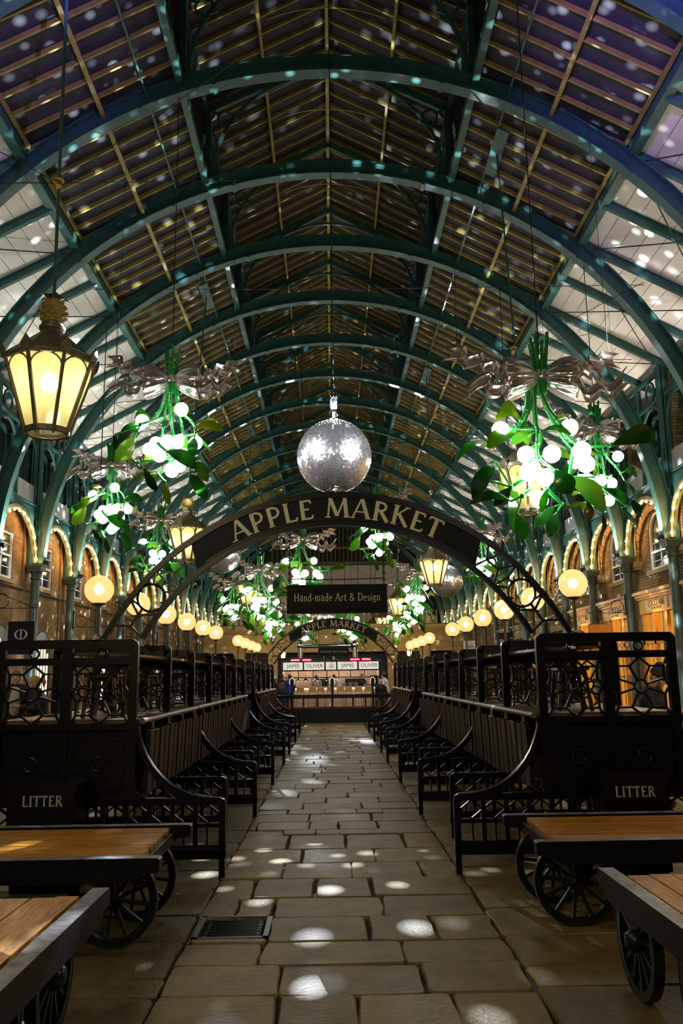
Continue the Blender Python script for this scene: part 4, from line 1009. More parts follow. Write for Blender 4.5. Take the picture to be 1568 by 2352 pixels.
barrow(1.53, 2.8, 2.1, 4.98, 'y', 'wooden market barrow at the lower right corner, planks running down the hall', [(1.60,4.80),(2.6,4.80),(1.62,3.98),(2.6,3.98)], (.1,.10))

# ------------------------------------------------------------------ drain grate
o = empty('drain_grate', (-.69, 6.24, 0)); tag(o, 'iron drain grate with curved bars set in the paving stones at the left', 'drain grate')
m = MB(); m.box(-.25,-.215,-.26,.26,-.03,.006); m.box(.215,.25,-.26,.26,-.03,.006); m.box(-.25,.25,-.26,-.235,-.03,.006); m.box(-.25,.25,.235,.26,-.03,.006); m.build('frame', mat('worn_iron', (.10,.09,.075), .38, spec=.6, noise=.5, nscale=20), o)
m = MB(); m.box(-.215,.215,-.235,.235,-.20,-.19); m.build('pit', 'dark', o)
for i in range(7):
    m = MB(); y = -.20+i*.066; m.tube([(x*.04, y-.012*(x/5)**2, -.012-.012*(1-(x/5)**2)) for x in range(-5,6)], .013, 6); m.build('bar', 'black_iron', o, 60)
m = MB(); m.box(-.19,-.165,-.235,.235,-.035,-.008); m.box(.165,.19,-.235,.235,-.035,-.008); m.build('side_bar', 'black_iron', o)
# ------------------------------------------------------------------ hanging lanterns
def lantern_parts():
    P = {}; n = 8; ph = math.radians(-100)
    zt, zb, Rt, Rb = .83, .0, .50, .245
    V = lambda r, i, z: (r*math.cos(ph+2*PI*i/n), r*math.sin(ph+2*PI*i/n), z)
    m = MB()
    for i in range(n):
        m.bar(V(Rt,i,zt), V(Rb,i,zb), .034, .034, (0,0,1)); m.bar(V(Rt,i,zt), V(Rt,i+1,zt), .05, .055); m.bar(V(Rb,i,zb+.02), V(Rb,i+1,zb+.02), .03, .06)
        # tracery arch at the head of each pane
        a, b = Vector(V(Rt,i,zt)), Vector(V(Rt,i+1,zt)); c, d = Vector(V(Rb,i,zb)), Vector(V(Rb,i+1,zb))
        pts = []
        for k in range(11):
            t = PI*k/10; u = .5-.5*math.cos(t); v = .22*(1-math.sin(t))+.02
            p = a.lerp(b, u); q = c.lerp(d, u); pts.append(p.lerp(q, v))
        m.tube(pts, .010, 5)
        # upright leaf at each corner of the roof edge and pendants below
        p = Vector(V(Rt+.02,i,zt)); r = Vector((math.cos(ph+2*PI*i/n), math.sin(ph+2*PI*i/n), 0)); tg = Vector((-r.y, r.x, 0))
        poly = [(-.06,-.02),(.06,-.02),(.065,.05),(0,.15),(-.065,.05)]
        m.prism(poly, lambda a_, b_, d_, p=p, r=r, tg=tg: p+tg*a_+Vector((0,0,1))*b_+r*(d_+.25*b_), -.012, .012)
        m.lathe([(.012,-.045),(.018,-.03),(.01,-.01)], 8, V(Rb,i,0))
    m.ring((0,0,zb-.005), Rb-.02, .016, ax='xy', n=24)
    P['frame'] = m.mesh('frame', 'bronze', 35)
    m = MB(); prof = [(Rt+.03,.83),(Rt,.88),(.13,1.20),(.12,1.24)]
    vs, fs = [], []
    for r, z in prof:
        for i in range(n): vs.append(V(r,i,z))
    for k in range(3):
        for i in range(n): j = (i+1) % n; fs.append((k*n+i, k*n+j, (k+1)*n+j, (k+1)*n+i))
    m.add(vs, fs); m.lathe([(.12,1.22),(.145,1.24),(.15,1.27),(.12,1.29),(.125,1.31),(.10,1.34)], 20); P['roof'] = m.mesh('roof', 'bronze', 25)
    # pineapple finial
    m = MB(); rows = 7; cnt = 9
    for k in range(rows):
        t = (k+.5)/rows; z = 1.33+.27*t; r = .075+.075*math.sin(PI*(t*.85+.1))
        for i in range(cnt):
            a = 2*PI*(i+.5*(k % 2))/cnt; c, s_ = math.cos(a), math.sin(a); w_ = PI*r/cnt*1.05; h_ = .034
            tgx, tgy = -s_, c
            p = lambda u, v, o_: (c*(r+o_)+tgx*u, s_*(r+o_)+tgy*u, z+v)
            m.add([p(-w_,0,-.012), p(0,-h_,-.012), p(w_,0,-.012), p(0,h_,-.012), p(0,0,.03)], [(0,1,4),(1,2,4),(2,3,4),(3,0,4)])
    m.lathe([(.05,1.32),(.12,1.38),(.135,1.47),(.12,1.55),(.05,1.62)], 16); P['pineapple'] = m.mesh('pineapple', 'pineapple')
    m = MB()
    for i in range(11):
        a = 2*PI*i/11; c, s_ = math.cos(a), math.sin(a); q = (-s_*.03, c*.03); k = .75+.25*(i % 2)
        m.add([(c*.03+q[0],s_*.03+q[1],1.60),(c*.03-q[0],s_*.03-q[1],1.60),(c*.12*k-q[0],s_*.12*k-q[1],1.66),(c*.12*k+q[0],s_*.12*k+q[1],1.66),(c*.19*k,s_*.19*k,1.625),(c*.1,s_*.1,1.645)], [(0,1,2,3),(3,2,4),(0,3,5),(1,5,2)])
    m.lathe([(.05,1.6),(.03,1.66),(.0,1.67)], 10); P['crown'] = m.mesh('crown', 'bronze')
    P['pane'] = []
    for i in range(n):
        a, b, c, d = (Vector(V(r, j, z)) for r, j, z in ((Rt-.01,i,zt-.02),(Rt-.01,i+1,zt-.02),(Rb-.005,i+1,zb+.03),(Rb-.005,i,zb+.03)))
        m = MB(); m.add([a,b,c,d], [(0,1,2,3)]); P['pane'].append(m.mesh('glass_pane', 'lpane'))
    m = MB(); m.sphere((0,0,.60), .095, 16, 10, (1,1,1.2)); P['bulb'] = m.mesh('bulb', 'lantern_bulb', 80)
    m = MB(); m.tube([(0,0,.70),(0,0,.9)], .03, 10); P['socket'] = m.mesh('socket', 'bronze', 60)
    return P
LP = lantern_parts()
def make_lanterns():
    labs = {(-1,0): 'large octagonal lantern with pineapple top hanging nearest at the left edge', (1,0): 'octagonal lantern glowing behind the nearest right mistletoe bunch',
            (-1,1): 'octagonal lantern seen through the left tracery of the big arched sign', (1,1): 'octagonal lantern in front of the right mirror ball, under the big sign',
            (-1,2): 'octagonal lantern left of the black hanging board', (1,2): 'octagonal lantern just right of the black hanging board',
            (-1,3): 'far octagonal lantern below and left of the hanging board', (1,3): 'far octagonal lantern right of the distant arched sign',
            (-1,4): 'farthest octagonal lantern on the left, above the distant arched sign', (1,4): 'farthest octagonal lantern on the right above the kiosk'}
    spots = [(-1,0,-3.19,9.3,4.41), (1,0,3.56,15.0,4.50), (-1,1,-3.63,21.3,4.55), (1,1,3.38,27.6,4.50), (-1,2,-3.30,33.9,4.43), (1,2,3.18,40.2,4.38), (-1,3,-3.21,46.5,4.35), (1,3,3.20,52.8,4.30), (-1,4,-3.2,57,4.3), (1,4,2.9,59,4.3)]
    for s, k, x, y, z in spots:
        o = empty('lantern', (x, y, z)); tag(o, labs[(s,k)], 'lantern', 'octagonal pineapple lanterns')
        for nm in ('frame', 'roof', 'pineapple', 'crown', 'bulb', 'socket'): put(LP[nm], nm, o)
        for p in LP['pane']: put(p, 'glass_pane', o)
        top = zlow(3.3)-.1-z
        m = MB(); m.tube([(0,0,1.62),(CX+s*3.3-x,0,top)], .021, 8); m.build('pole', 'green_iron', o)
        f = 3.15/top; hx = (CX+s*3.3-x)*f
        m = MB(); m.ring((hx,0,3.15), .055, .02, ax='xy', n=14); m.lathe([(.02,3.02),(.05,3.08),(.05,3.12),(.03,3.2)], 10, (hx,0,0)); m.build('stay_collar', 'brass', o)
        m = MB()
        for dx, dy in ((-2.2,-.9),(2.2,-.9),(-2.0,1.4),(2.0,1.4)): m.tube([(hx,0,3.12),(hx+dx,dy,3.12+.9)], .006, 4)
        m.build('stay_wire', 'wire', o)
make_lanterns()

# ------------------------------------------------------------------ mirror balls
def make_balls():
    m = MB(); R = .60; nv = 58; rr = random.Random(5)
    for i in range(nv):
        t0 = -PI/2+PI*i/nv; t1 = -PI/2+PI*(i+1)/nv; tm = (t0+t1)/2; nu = max(6, int(2*nv*math.cos(tm)))
        for j in range(nu):
            a0, a1 = 2*PI*j/nu, 2*PI*(j+.94)/nu; t1_ = t0+(t1-t0)*.93
            e = [rr.gauss(0,.0009) for _ in range(2)]
            q = []
            for k, (t, a) in enumerate(((t0,a0),(t0,a1),(t1_,a1),(t1_,a0))):
                r = R+(e[0] if k in (0,1) else -e[0])+(e[1] if k in (0,3) else -e[1]); q.append((r*math.cos(t)*math.cos(a), r*math.cos(t)*math.sin(a), r*math.sin(t)))
            m.add(q, [(0,1,2,3)])
    tiles = m.mesh('mirror_tiles', 'mirror')
    m = MB(); m.sphere((0,0,0), R-.006, 40, 24); core = m.mesh('core', mat('ball_core', (.12,.12,.13), .4), 80)
    m = MB(); m.lathe([(.10,.585),(.10,.62),(.03,.64),(.03,.74),(.05,.75)], 14); m.ring((.03,0,.70), .03, .008); nk = m.mesh('neck', 'steel', 40)
    m = MB(); m.box(-.055,.055,-.055,.055,.78,1.0); m.box(-.07,.07,-.02,.02,.84,.88); mo = m.mesh('motor', 'black_iron')
    for x, y, z, lab in ((.08,13.3,5.15,'large mirror ball hanging in the centre above the big arched sign'), (-3.62,28.4,5.71,'mirror ball partly hidden by the left end of the big arched sign'), (4.29,31.4,5.05,'mirror ball behind the lantern on the right'), (-.42,45,4.71,'small distant mirror ball peeping out under the hanging board')):
        o = empty('mirror_ball', (x, y, z)); tag(o, lab, 'mirror ball', 'mirror balls')
        put(core, 'core', o); put(tiles, 'mirror_tiles', o); put(nk, 'neck', o); put(mo, 'motor', o)
        top = (15.1 if abs(x) < 1 else zlow(abs(x-CX))+.08)-z
        m = MB()
        for i in range(5): m.ring((0,0,1.03+i*.05), .02, .006, ax='xz' if i % 2 else 'yz', n=10, m=4)
        m.tube([(0,0,1.0),(0,0,top)], .009, 5); m.build('cable', 'wire', o)
make_balls()

# ------------------------------------------------------------------ mistletoe bunches
def leaf_mesh(base, tip, wd, roll, sag, rr, kd=1.0):
    """thick spoon-shaped leaf from base to tip"""
    base, tip = Vector(base), Vector(tip); ax = tip-base; L = ax.length; ax.normalize()
    view = Vector((rr.uniform(-.35,.35), -1, rr.uniform(-.3,.3))).normalized()
    sd = ax.cross(view).normalized(); nm = sd.cross(ax).normalized()
    c, s_ = math.cos(roll), math.sin(roll); sd, nm = sd*c+nm*s_, nm*c-sd*s_
    n, k = 12, 6; top, bot = [], []
    for i in range(n+1):
        t = i/n; w_ = wd/2*(.10+.90*math.sin(PI*min(1, t**1.15*.5+.0)) if t < .5 else 1)*1.0
        w_ = wd/2*max(.02, (math.sin(PI*(t*.93+.035))**.75)*(.55+.6*t if t < .75 else 1.0))
        up = Vector((0,0,1))*(sag*math.sin(PI*t)) - nm*(.10*L*(t-.5)**2*4-.10*L)*.5
        p = base+ax*(L*t)+up
        for j in range(k+1):
            u = -1+2*j/k; q = p+sd*(w_*u)+nm*(.16*w_*u*u)
            top.append(q+nm*.007*(1-u*u)); bot.append(q-nm*.007*(1-u*u*.99))
    vs = top+bot; fs = []; N = len(top); r = k+1
    for i in range(n):
        for j in range(k):
            a = i*r+j; fs.append((a, a+1, a+r+1, a+r)); fs.append((N+a, N+a+r, N+a+r+1, N+a+1))
    for i in range(n):
        a = i*r; fs.append((a, a+r, N+a+r, N+a)); b = i*r+k; fs.append((b, N+b, N+b+r, b+r))
    m = MB(); m.add(vs, fs); return m.mesh('leaf', 'leaf', 80)
def bow_parts():
    P = []
    for s in (-1, 1):
        m = MB(); n, k = 18, 40
        for lay, (dz, L, hz) in enumerate(((.02,.45,.21),(-.22,.42,.13))):
            vs, fs = [], []
            for i in range(n+1):
                t = i/n; x = .05+L*t
                if t < .86: g = math.sin(PI*.5*min(1, t/.72))**.8; hzz = .055+(hz-.055)*g; hy = .06+.15*g
                else: e = (t-.86)/.14; g = math.sqrt(max(0, 1-e*e*.72)); hzz = hz*g; hy = .21*g; x = .05+L*(.86+.08*math.sin(e*PI/2))
                for j in range(k):
                    a = 2*PI*j/k; pl = 1+.10*math.cos(7*a+1.0)*min(1, .4+t)
                    vs.append((s*x, (hy*math.cos(a))*pl, dz*(.35+.65*t)+hzz*math.sin(a)*pl))
            for i in range(n):
                for j in range(k): b = (j+1) % k; fs.append((i*k+j, i*k+b, (i+1)*k+b, (i+1)*k+j))
            fs.append(tuple(n*k+j for j in range(k))); m.add(vs, fs)
        P.append(('bow_loop', m.mesh('bow_loop', 'chrome', 50)))
    m = MB(); vs, fs = [], []; n, k = 10, 30
    for i in range(n+1):
        t = -1+2*i/n
        for j in range(k):
            a = 2*PI*j/k; r = (.085-.02*t*t)*(1+.10*math.cos(9*a)); vs.append((r*math.cos(a), r*math.sin(a), .085*t))
    for i in range(n):
        for j in range(k): b = (j+1) % k; fs.append((i*k+j, i*k+b, (i+1)*k+b, (i+1)*k+j))
    fs.append(tuple(range(k-1,-1,-1))); fs.append(tuple(n*k+j for j in range(k))); m.add(vs, fs); P.append(('bow_knot', m.mesh('bow_knot', 'chrome', 60)))
    # four tails, folded to and fro, ends cut in a swallowtail
    def tail(path, wdir, wd=.20):
        m = MB(); pts = [Vector(p) for p in path]; dense = []
        for i in range(len(pts)-1):
            p0 = pts[max(0,i-1)]; p1, p2 = pts[i], pts[i+1]; p3 = pts[min(len(pts)-1,i+2)]
            for k in range(7):
                t = k/7; dense.append(.5*((2*p1)+(p2-p0)*t+(2*p0-5*p1+4*p2-p3)*t*t+(3*p1-p0-3*p2+p3)*t**3))
        dense.append(pts[-1]); n = len(dense); wv = Vector(wdir).normalized(); k = 6; top, bot = [], []
        for i, p in enumerate(dense):
            t = (dense[min(n-1,i+1)]-dense[max(0,i-1)]).normalized(); nn = t.cross(wv).normalized(); w2 = wv*(wd/2)*(.5+.5*min(1, i/(n*.35)))
            for j in range(k+1):
                u = -1+2*j/k; end = (abs(u)-.35)*.16 if i == n-1 else 0
                q = p+w2*u+nn*(.028*math.cos(u*5))+t*end; top.append(q+nn*.010); bot.append(q-nn*.010)
        r = k+1; N = len(top); fs = []
        for i in range(n-1):
            for j in range(k): a = i*r+j; fs.append((a,a+1,a+r+1,a+r)); fs.append((N+a,N+a+r,N+a+r+1,N+a+1))
            a = i*r; fs.append((a,a+r,N+a+r,N+a)); b = i*r+k; fs.append((b,N+b,N+b+r,b+r))
        for j in range(k): a = (n-1)*r+j; fs.append((a,a+1,N+a+1,N+a))
        m.add(top+bot, fs); return m.mesh('bow_tail', 'chrome', 70)
    P.append(('bow_tail', tail([(-.05,.05,0),(-.42,.12,.0),(-.55,.16,.18),(-.70,.2,.17),(-.72,.22,.31),(-.90,.26,.29),(-.93,.28,.42),(-1.08,.3,.43)], (.2,-.35,.9))))
    P.append(('bow_tail', tail([(-.05,-.05,0),(-.45,-.12,-.06),(-.55,-.16,-.24),(-.70,-.18,-.24),(-.70,-.2,-.12),(-.84,-.22,-.16),(-.96,-.24,-.26)], (.15,-.3,.9))))
    P.append(('bow_tail', tail([(.05,.05,0),(.44,.12,.0),(.58,.16,.14),(.70,.2,.10),(.72,.22,.24),(.88,.26,.22),(.90,.28,.32),(1.05,.3,.31)], (-.15,-.3,.9))))
    P.append(('bow_tail', tail([(.05,-.05,0),(.42,-.12,-.10),(.53,-.16,-.32),(.66,-.18,-.26),(.70,-.2,-.14),(.80,-.22,-.30),(.96,-.24,-.16)], (-.15,-.3,.9))))
    return P
BOW = bow_parts()
BER = MB(); BER.sphere((0,0,0), .112, 14, 9); BER = BER.mesh('berry', 'berry', 80)
def bunch_spec(kind):
    if kind == 'L':
        k = .00151; ox, oz = 795, 610
        be = [(470,1070),(943,1030),(610,1300),(540,1370),(740,1275),(865,1318),(890,1290),(1062,1328),(685,1480),(812,1640),(900,1600)]
        lv = [(550,1020,310,1010,150,.16),(520,1110,225,1300,190,.06),(430,1285,250,1570,200,0),(240,1290,225,1420,70,0),(1080,1215,1375,1235,135,.07),(960,1260,950,1505,100,0),(1080,1330,1080,1560,120,0),(780,1450,1145,1670,170,.03),(1120,1600,1240,1820,130,.03),(1030,1700,1225,2005,140,0),(755,1780,800,2020,90,0),(525,1620,650,1850,115,0),(420,1540,130,1530,70,.05),(640,1640,330,1720,70,.03),(780,1100,700,1180,80,0),(640,1380,480,1520,100,.04),(660,1665,545,1690,60,0)]
        stems = [[(770,640),(735,820),(700,1050),(660,1340)],[(760,640),(700,850),(600,1030),(510,1050)],[(800,640),(780,900),(790,1040),(815,1250),(810,1500),(670,1680)],[(830,640),(860,900),(910,1130),(940,1240),(1060,1220)],[(840,640),(890,960),(1030,1120),(1080,1220)],[(660,1340),(780,1460),(1100,1680)],[(810,1500),(450,1540)],[(700,1050),(500,1170)],[(670,1680),(760,1790)]]
    else:
        k = .001766; ox, oz = 655, 385
        be = [(375,770),(340,805),(865,755),(525,970),(680,995),(850,1010),(965,1030),(565,1060),(525,1105),(630,1155),(600,1300)]
        lv = [(510,740,305,725,130,.16),(450,830,225,965,150,.05),(220,890,25,1010,60,.08),(310,1000,150,1280,140,.03),(270,1150,385,1190,60,0),(570,820,440,860,80,.03),(610,830,805,880,90,.06),(880,910,1100,905,60,.07),(1095,945,1450,840,150,.06),(1065,950,1030,1045,55,0),(700,1110,800,1275,155,0),(820,1150,1050,1385,185,.06),(405,1230,440,1490,120,0),(430,1400,490,1570,110,0),(385,1320,110,1320,75,.08),(640,1240,590,1400,60,.02),(1000,1140,1040,1010,60,0),(730,1330,575,1490,90,.02),(740,1370,650,1560,90,0)]
        stems = [[(560,470),(540,640),(500,720),(470,780)],[(590,470),(560,660),(520,760)],[(605,470),(600,740),(610,800),(600,900),(605,1010),(720,1110)],[(640,470),(680,620),(740,740),(860,930),(1090,945)],[(655,470),(700,640),(820,860),(880,920)],[(600,780),(470,775)],[(860,930),(830,1130)],[(570,1110),(410,1200)],[(630,1200),(790,1310)],[(560,1210),(470,1280)]]
    f = lambda u, v: ((u-ox)*k, (oz-v)*k)
    return f, k, be, lv, stems
def bunch_parts(kind, seed):
    rr = random.Random(seed); f, k, be, lv, stems = bunch_spec(kind); P = []
    dep = lambda x: rr.choice((-1,1))*rr.uniform(.05,.42)
    m = MB()
    for i in range(8):
        a = 2*PI*i/8+.2; r0, r1 = .055, .10+.035*rr.random(); c, s_ = math.cos(a), math.sin(a)
        m.tube([(r0*c,r0*s_,-.25),(r0*c,r0*s_,0),(r1*c,r1*s_,.42+.18*rr.random())], [.026,.026,.022], 7)
    ends = []
    for st in stems:
        y1 = rr.uniform(-.25,.25); n = len(st); pts = []
        for i, (u, v) in enumerate(st):
            x, z = f(u, v); pts.append(Vector((x, y1*(i/(n-1)), z)))
        dense = []
        for i in range(n-1):
            p0 = pts[max(0,i-1)]; p1, p2 = pts[i], pts[i+1]; p3 = pts[min(n-1,i+2)]
            for q in range(4):
                t = q/4; dense.append(.5*((2*p1)+(p2-p0)*t+(2*p0-5*p1+4*p2-p3)*t*t+(3*p1-p0-3*p2+p3)*t**3))
        dense.append(pts[-1]); m.tube(dense, [.034-.016*i/len(dense) for i in range(len(dense))], 7)
        for p in pts[1:]: m.sphere(p, .035, 8, 6); ends.append(p)
    near = lambda x, z: min(ends, key=lambda e: (e.x-x)**2+(e.z-z)**2)
    bp = []
    for u, v in be:
        x, z = f(u, v); e = near(x, z); y = e.y+rr.uniform(-.28,.28); bp.append((x,y,z)); m.tube([e, ((e.x+x)/2,(e.y+y)/2,max(e.z,z)+.02), (x,y,z+.08)], .014, 5)
    tw = []
    for u0, v0, u1, v1, w_, sag in lv:
        a, b = f(u0, v0), f(u1, v1); e = near(*a); y0 = e.y+rr.uniform(-.1,.1); y1 = y0+rr.uniform(-.25,.25)
        tw.append(leaf_mesh((a[0],y0,a[1]), (b[0],y1,b[1]), w_*k*1.08, rr.uniform(-.5,.5), sag, rr)); m.tube([e, (a[0],y0,a[1])], .015, 5)
    # extra leaves and berries turned away from the aisle
    for i in range(8):
        e = rr.choice(ends); an = rr.uniform(0, 2*PI); L = rr.uniform(.28,.42)
        tw.append(leaf_mesh(e, (e.x+.6*L*math.cos(an), e.y+L*abs(math.sin(an))*rr.choice((1,-1)) if abs(e.y) > .1 else e.y+L*.8, e.z-rr.uniform(.05,.3)), rr.uniform(.12,.2), rr.uniform(-1,1), .03, rr))
    return m.mesh('stems', 'stem', 60), bp, tw
def make_bunch(name_label, parts, loc, rz, hang, group='illuminated mistletoe bunches', sc=1.0):
    st, bp, lv = parts
    o = empty('mistletoe_bunch', loc, rz); o.scale = (sc,)*3; tag(o, name_label, 'mistletoe', group)
    put(st, 'stems', o)
    for nm, me in BOW: put(me, nm, o)
    for p in bp: put(BER, 'berry', o, p)
    for me in lv: put(me, 'leaf', o)
    m = MB(); h = (hang-loc[2])/sc
    for i in range(6): m.ring((0,0,.30+i*.05), .022, .007, ax='xz' if i % 2 else 'yz', n=8, m=4)
    m.tube([(0,0,.3),(0,0,h)], .009, 5)
    if h > 1:
        for x, y, z in ((-1.0,.3,.50),(1.0,.3,.40)): m.tube([(x,y,z),(x*.96,y,min(h, 4.2))], .004, 4)
    m.build('cable', 'wire', o)
    return o
PL, PR = bunch_parts('L', 11), bunch_parts('R', 23)
def make_mistletoe():
    zr = lambda a: RIBC+math.sqrt(RIBR**2-a*a)
    B = [('nearest large glowing mistletoe bunch with chrome bow, upper right of the big sign', PR, (2.70,10.28,5.40), 0, 2.7),
         ('large glowing mistletoe bunch with chrome bow, upper left of the big sign', PL, (-2.59,13.43,6.54), 0, 2.6),
         ('mistletoe bunch behind the nearest right bunch, hung by the white ceiling', PL, (5.42,16.58,6.53), .5, 5.3),
         ('mistletoe bunch low at the left, in front of the iron columns', PL, (-5.18,19.73,6.68), -.15, 5.2),
         ('mistletoe bunch seen through the left tracery of the big sign', PR, (-5.25,26.03,6.49), .3, 5.2),
         ('mistletoe bunch above the left half of the hanging board', PR, (-.84,25.5,5.75), .2, .9),
         ('mistletoe bunch above the right half of the hanging board', PL, (1.39,24.6,6.65), -.5, 1.4),
         ('mistletoe bunch behind the right tracery of the big sign', PL, (5.27,29.18,6.55), .4, 5.3),
         ('mistletoe bunch left of the hanging board, behind a lantern', PR, (-2.5,30.0,5.40), -.4, 2.5),
         ('mistletoe bunch right of the hanging board, behind a lantern', PL, (3.5,34.5,5.75), .7, 3.5),
         ('far mistletoe bunch at the left, above the last globe lamps', PL, (-4.3,37.8,5.75), .2, 4.3),
         ('far mistletoe bunch at the left, touching two lanterns', PR, (-2.9,41.5,5.25), -.3, 2.9),
         ('far mistletoe bunch at the right, above the last globe lamps', PR, (3.55,45.0,5.3), .5, 3.5),
         ('far mistletoe bunch just below the hanging board', PL, (1.0,41.8,5.0), .1, .5),
         ('far mistletoe bunch at the right, beside the lantern right of the hanging board', PL, (3.9,41.0,5.65), -.2, 3.5),
         ('farthest mistletoe bunch left of the distant arched sign', PL, (-1.5,47.5,5.2), .9, 1.5)]
    for i, (lab, P, loc, rz, a) in enumerate(B):
        k = round((loc[1]-13.43)/BAY); f = RY(k)/loc[1]      # every bunch hangs from a rib
        loc = (loc[0]*f, RY(k), 1.68+(loc[2]-1.68)*f)
        make_bunch(lab, P, loc, rz, RIBC+math.sqrt(RIBR**2-min(7, abs(loc[0]-CX))**2)+.03)
make_mistletoe()
# ------------------------------------------------------------------ far end of the hall
def make_end():
    # gable with a barred fanlight and pale boards
    w = empty('wall_back', (CX, 61.3, 0)); tag(w, kind='structure')
    m = MB(); m.box(-9.5,9.5,.25,.5,0,15.4); m.build('gable_wall', 'dark', w)
    n = 16
    for i in range(n):
        x0 = -7.6+i*.95; m = MB(); xm = abs(x0+.47); zt = min(9.6, RIBC+math.sqrt(max(.1, RIBR**2-min(7.7, xm+.47)**2)))
        m.box(x0+.02, x0+.93, .05, .22, 5.2, zt); m.build('gable_board', 'white_paint', w)
    m = MB()
    for i in range(-13, 14): m.box(i*.3-.022, i*.3+.022, .0, .05, 9.7, 12.4)
    for z in (9.7, 10.8): m.box(-4.2,4.2,-.02,.05,z-.06,z+.06)
    m.build('fanlight_bars', 'bar_wood', w)
    m = MB(); m.box(-4.3,4.3,-.06,.06,9.50,9.66); m.build('fanlight_sill', 'green_iron', w)
    # stone cross wall with entablature and dark openings
    o = empty('wall_end', (CX, 52, 0)); tag(o, kind='structure')
    m = MB(); m.box(-8.4,8.4,0,.6,3.12,4.2); m.box(-8.4,8.4,-.10,.6,4.2,4.32); m.box(-8.4,8.4,-.22,.6,4.32,4.46); m.box(-8.4,8.4,-.30,.6,4.46,4.66); m.box(-8.4,8.4,-.06,.6,3.06,3.14); m.box(-8.4,8.4,-.05,.6,3.62,3.68); m.build('entablature', 'stone_wall', o)
    for x in (-7.8,-5.6,-3.6,3.6,5.6,7.8): m = MB(); m.box(x-.28,x+.28,0,.5,0,3.08); m.box(x-.34,x+.34,-.06,.55,2.86,3.08); m.box(x-.34,x+.34,-.06,.55,0,.25); m.build('pilaster', 'stone_wall', o)
    m = MB(); m.box(-8.4,8.4,.9,1.0,0,3.1); m.build('opening_back', 'dark', o)
    m = MB(); m.box(-8.4,8.4,-.02,.02,4.66,4.72)
    for i in range(57): m.box(-8.4+i*.3-.012,-8.4+i*.3+.012,-.012,.012,4.66,5.5)
    m.box(-8.4,8.4,-.03,.03,5.5,5.56); m.build('balustrade', 'black_iron', o)
    lamp('portico_light', 'POINT', (-4.4, 50.6, 3.0), 26, (1, .62, .25), shadow_soft_size=.03)
    lamp('portico_light', 'POINT', (4.6, 50.6, 3.0), 26, (1, .62, .25), shadow_soft_size=.03)
    lamp('portico_light', 'POINT', (-1.5, 49.4, 5.0), 40, (1, .66, .3), shadow_soft_size=.03)
    lamp('portico_light', 'POINT', (3.0, 49.4, 5.0), 40, (1, .66, .3), shadow_soft_size=.03)
    for x, y, z, lab in ((-2.62,46.5,2.78,'small lit wall lantern left of the kiosk'), (4.2,46.5,2.80,'small lit wall lantern right of the kiosk')):
        q = empty('wall_lantern', (x, y, z)); tag(q, lab, 'lamp')
        m = MB(); m.sphere((0,0,0), .07, 12, 8); m.build('bulb', 'lantern_bulb', q, 80)
        m = MB(); m.lathe([(.14,.13),(.02,.24),(.0,.26)], 8); m.lathe([(.10,-.15),(.14,.13)], 8); q2 = m.build('hood', 'lpane', q)
        m = MB(); m.tube([(0,0,-.16),(0,0,-z)], .03, 8); m.build('post', 'black_iron', q)
make_end()

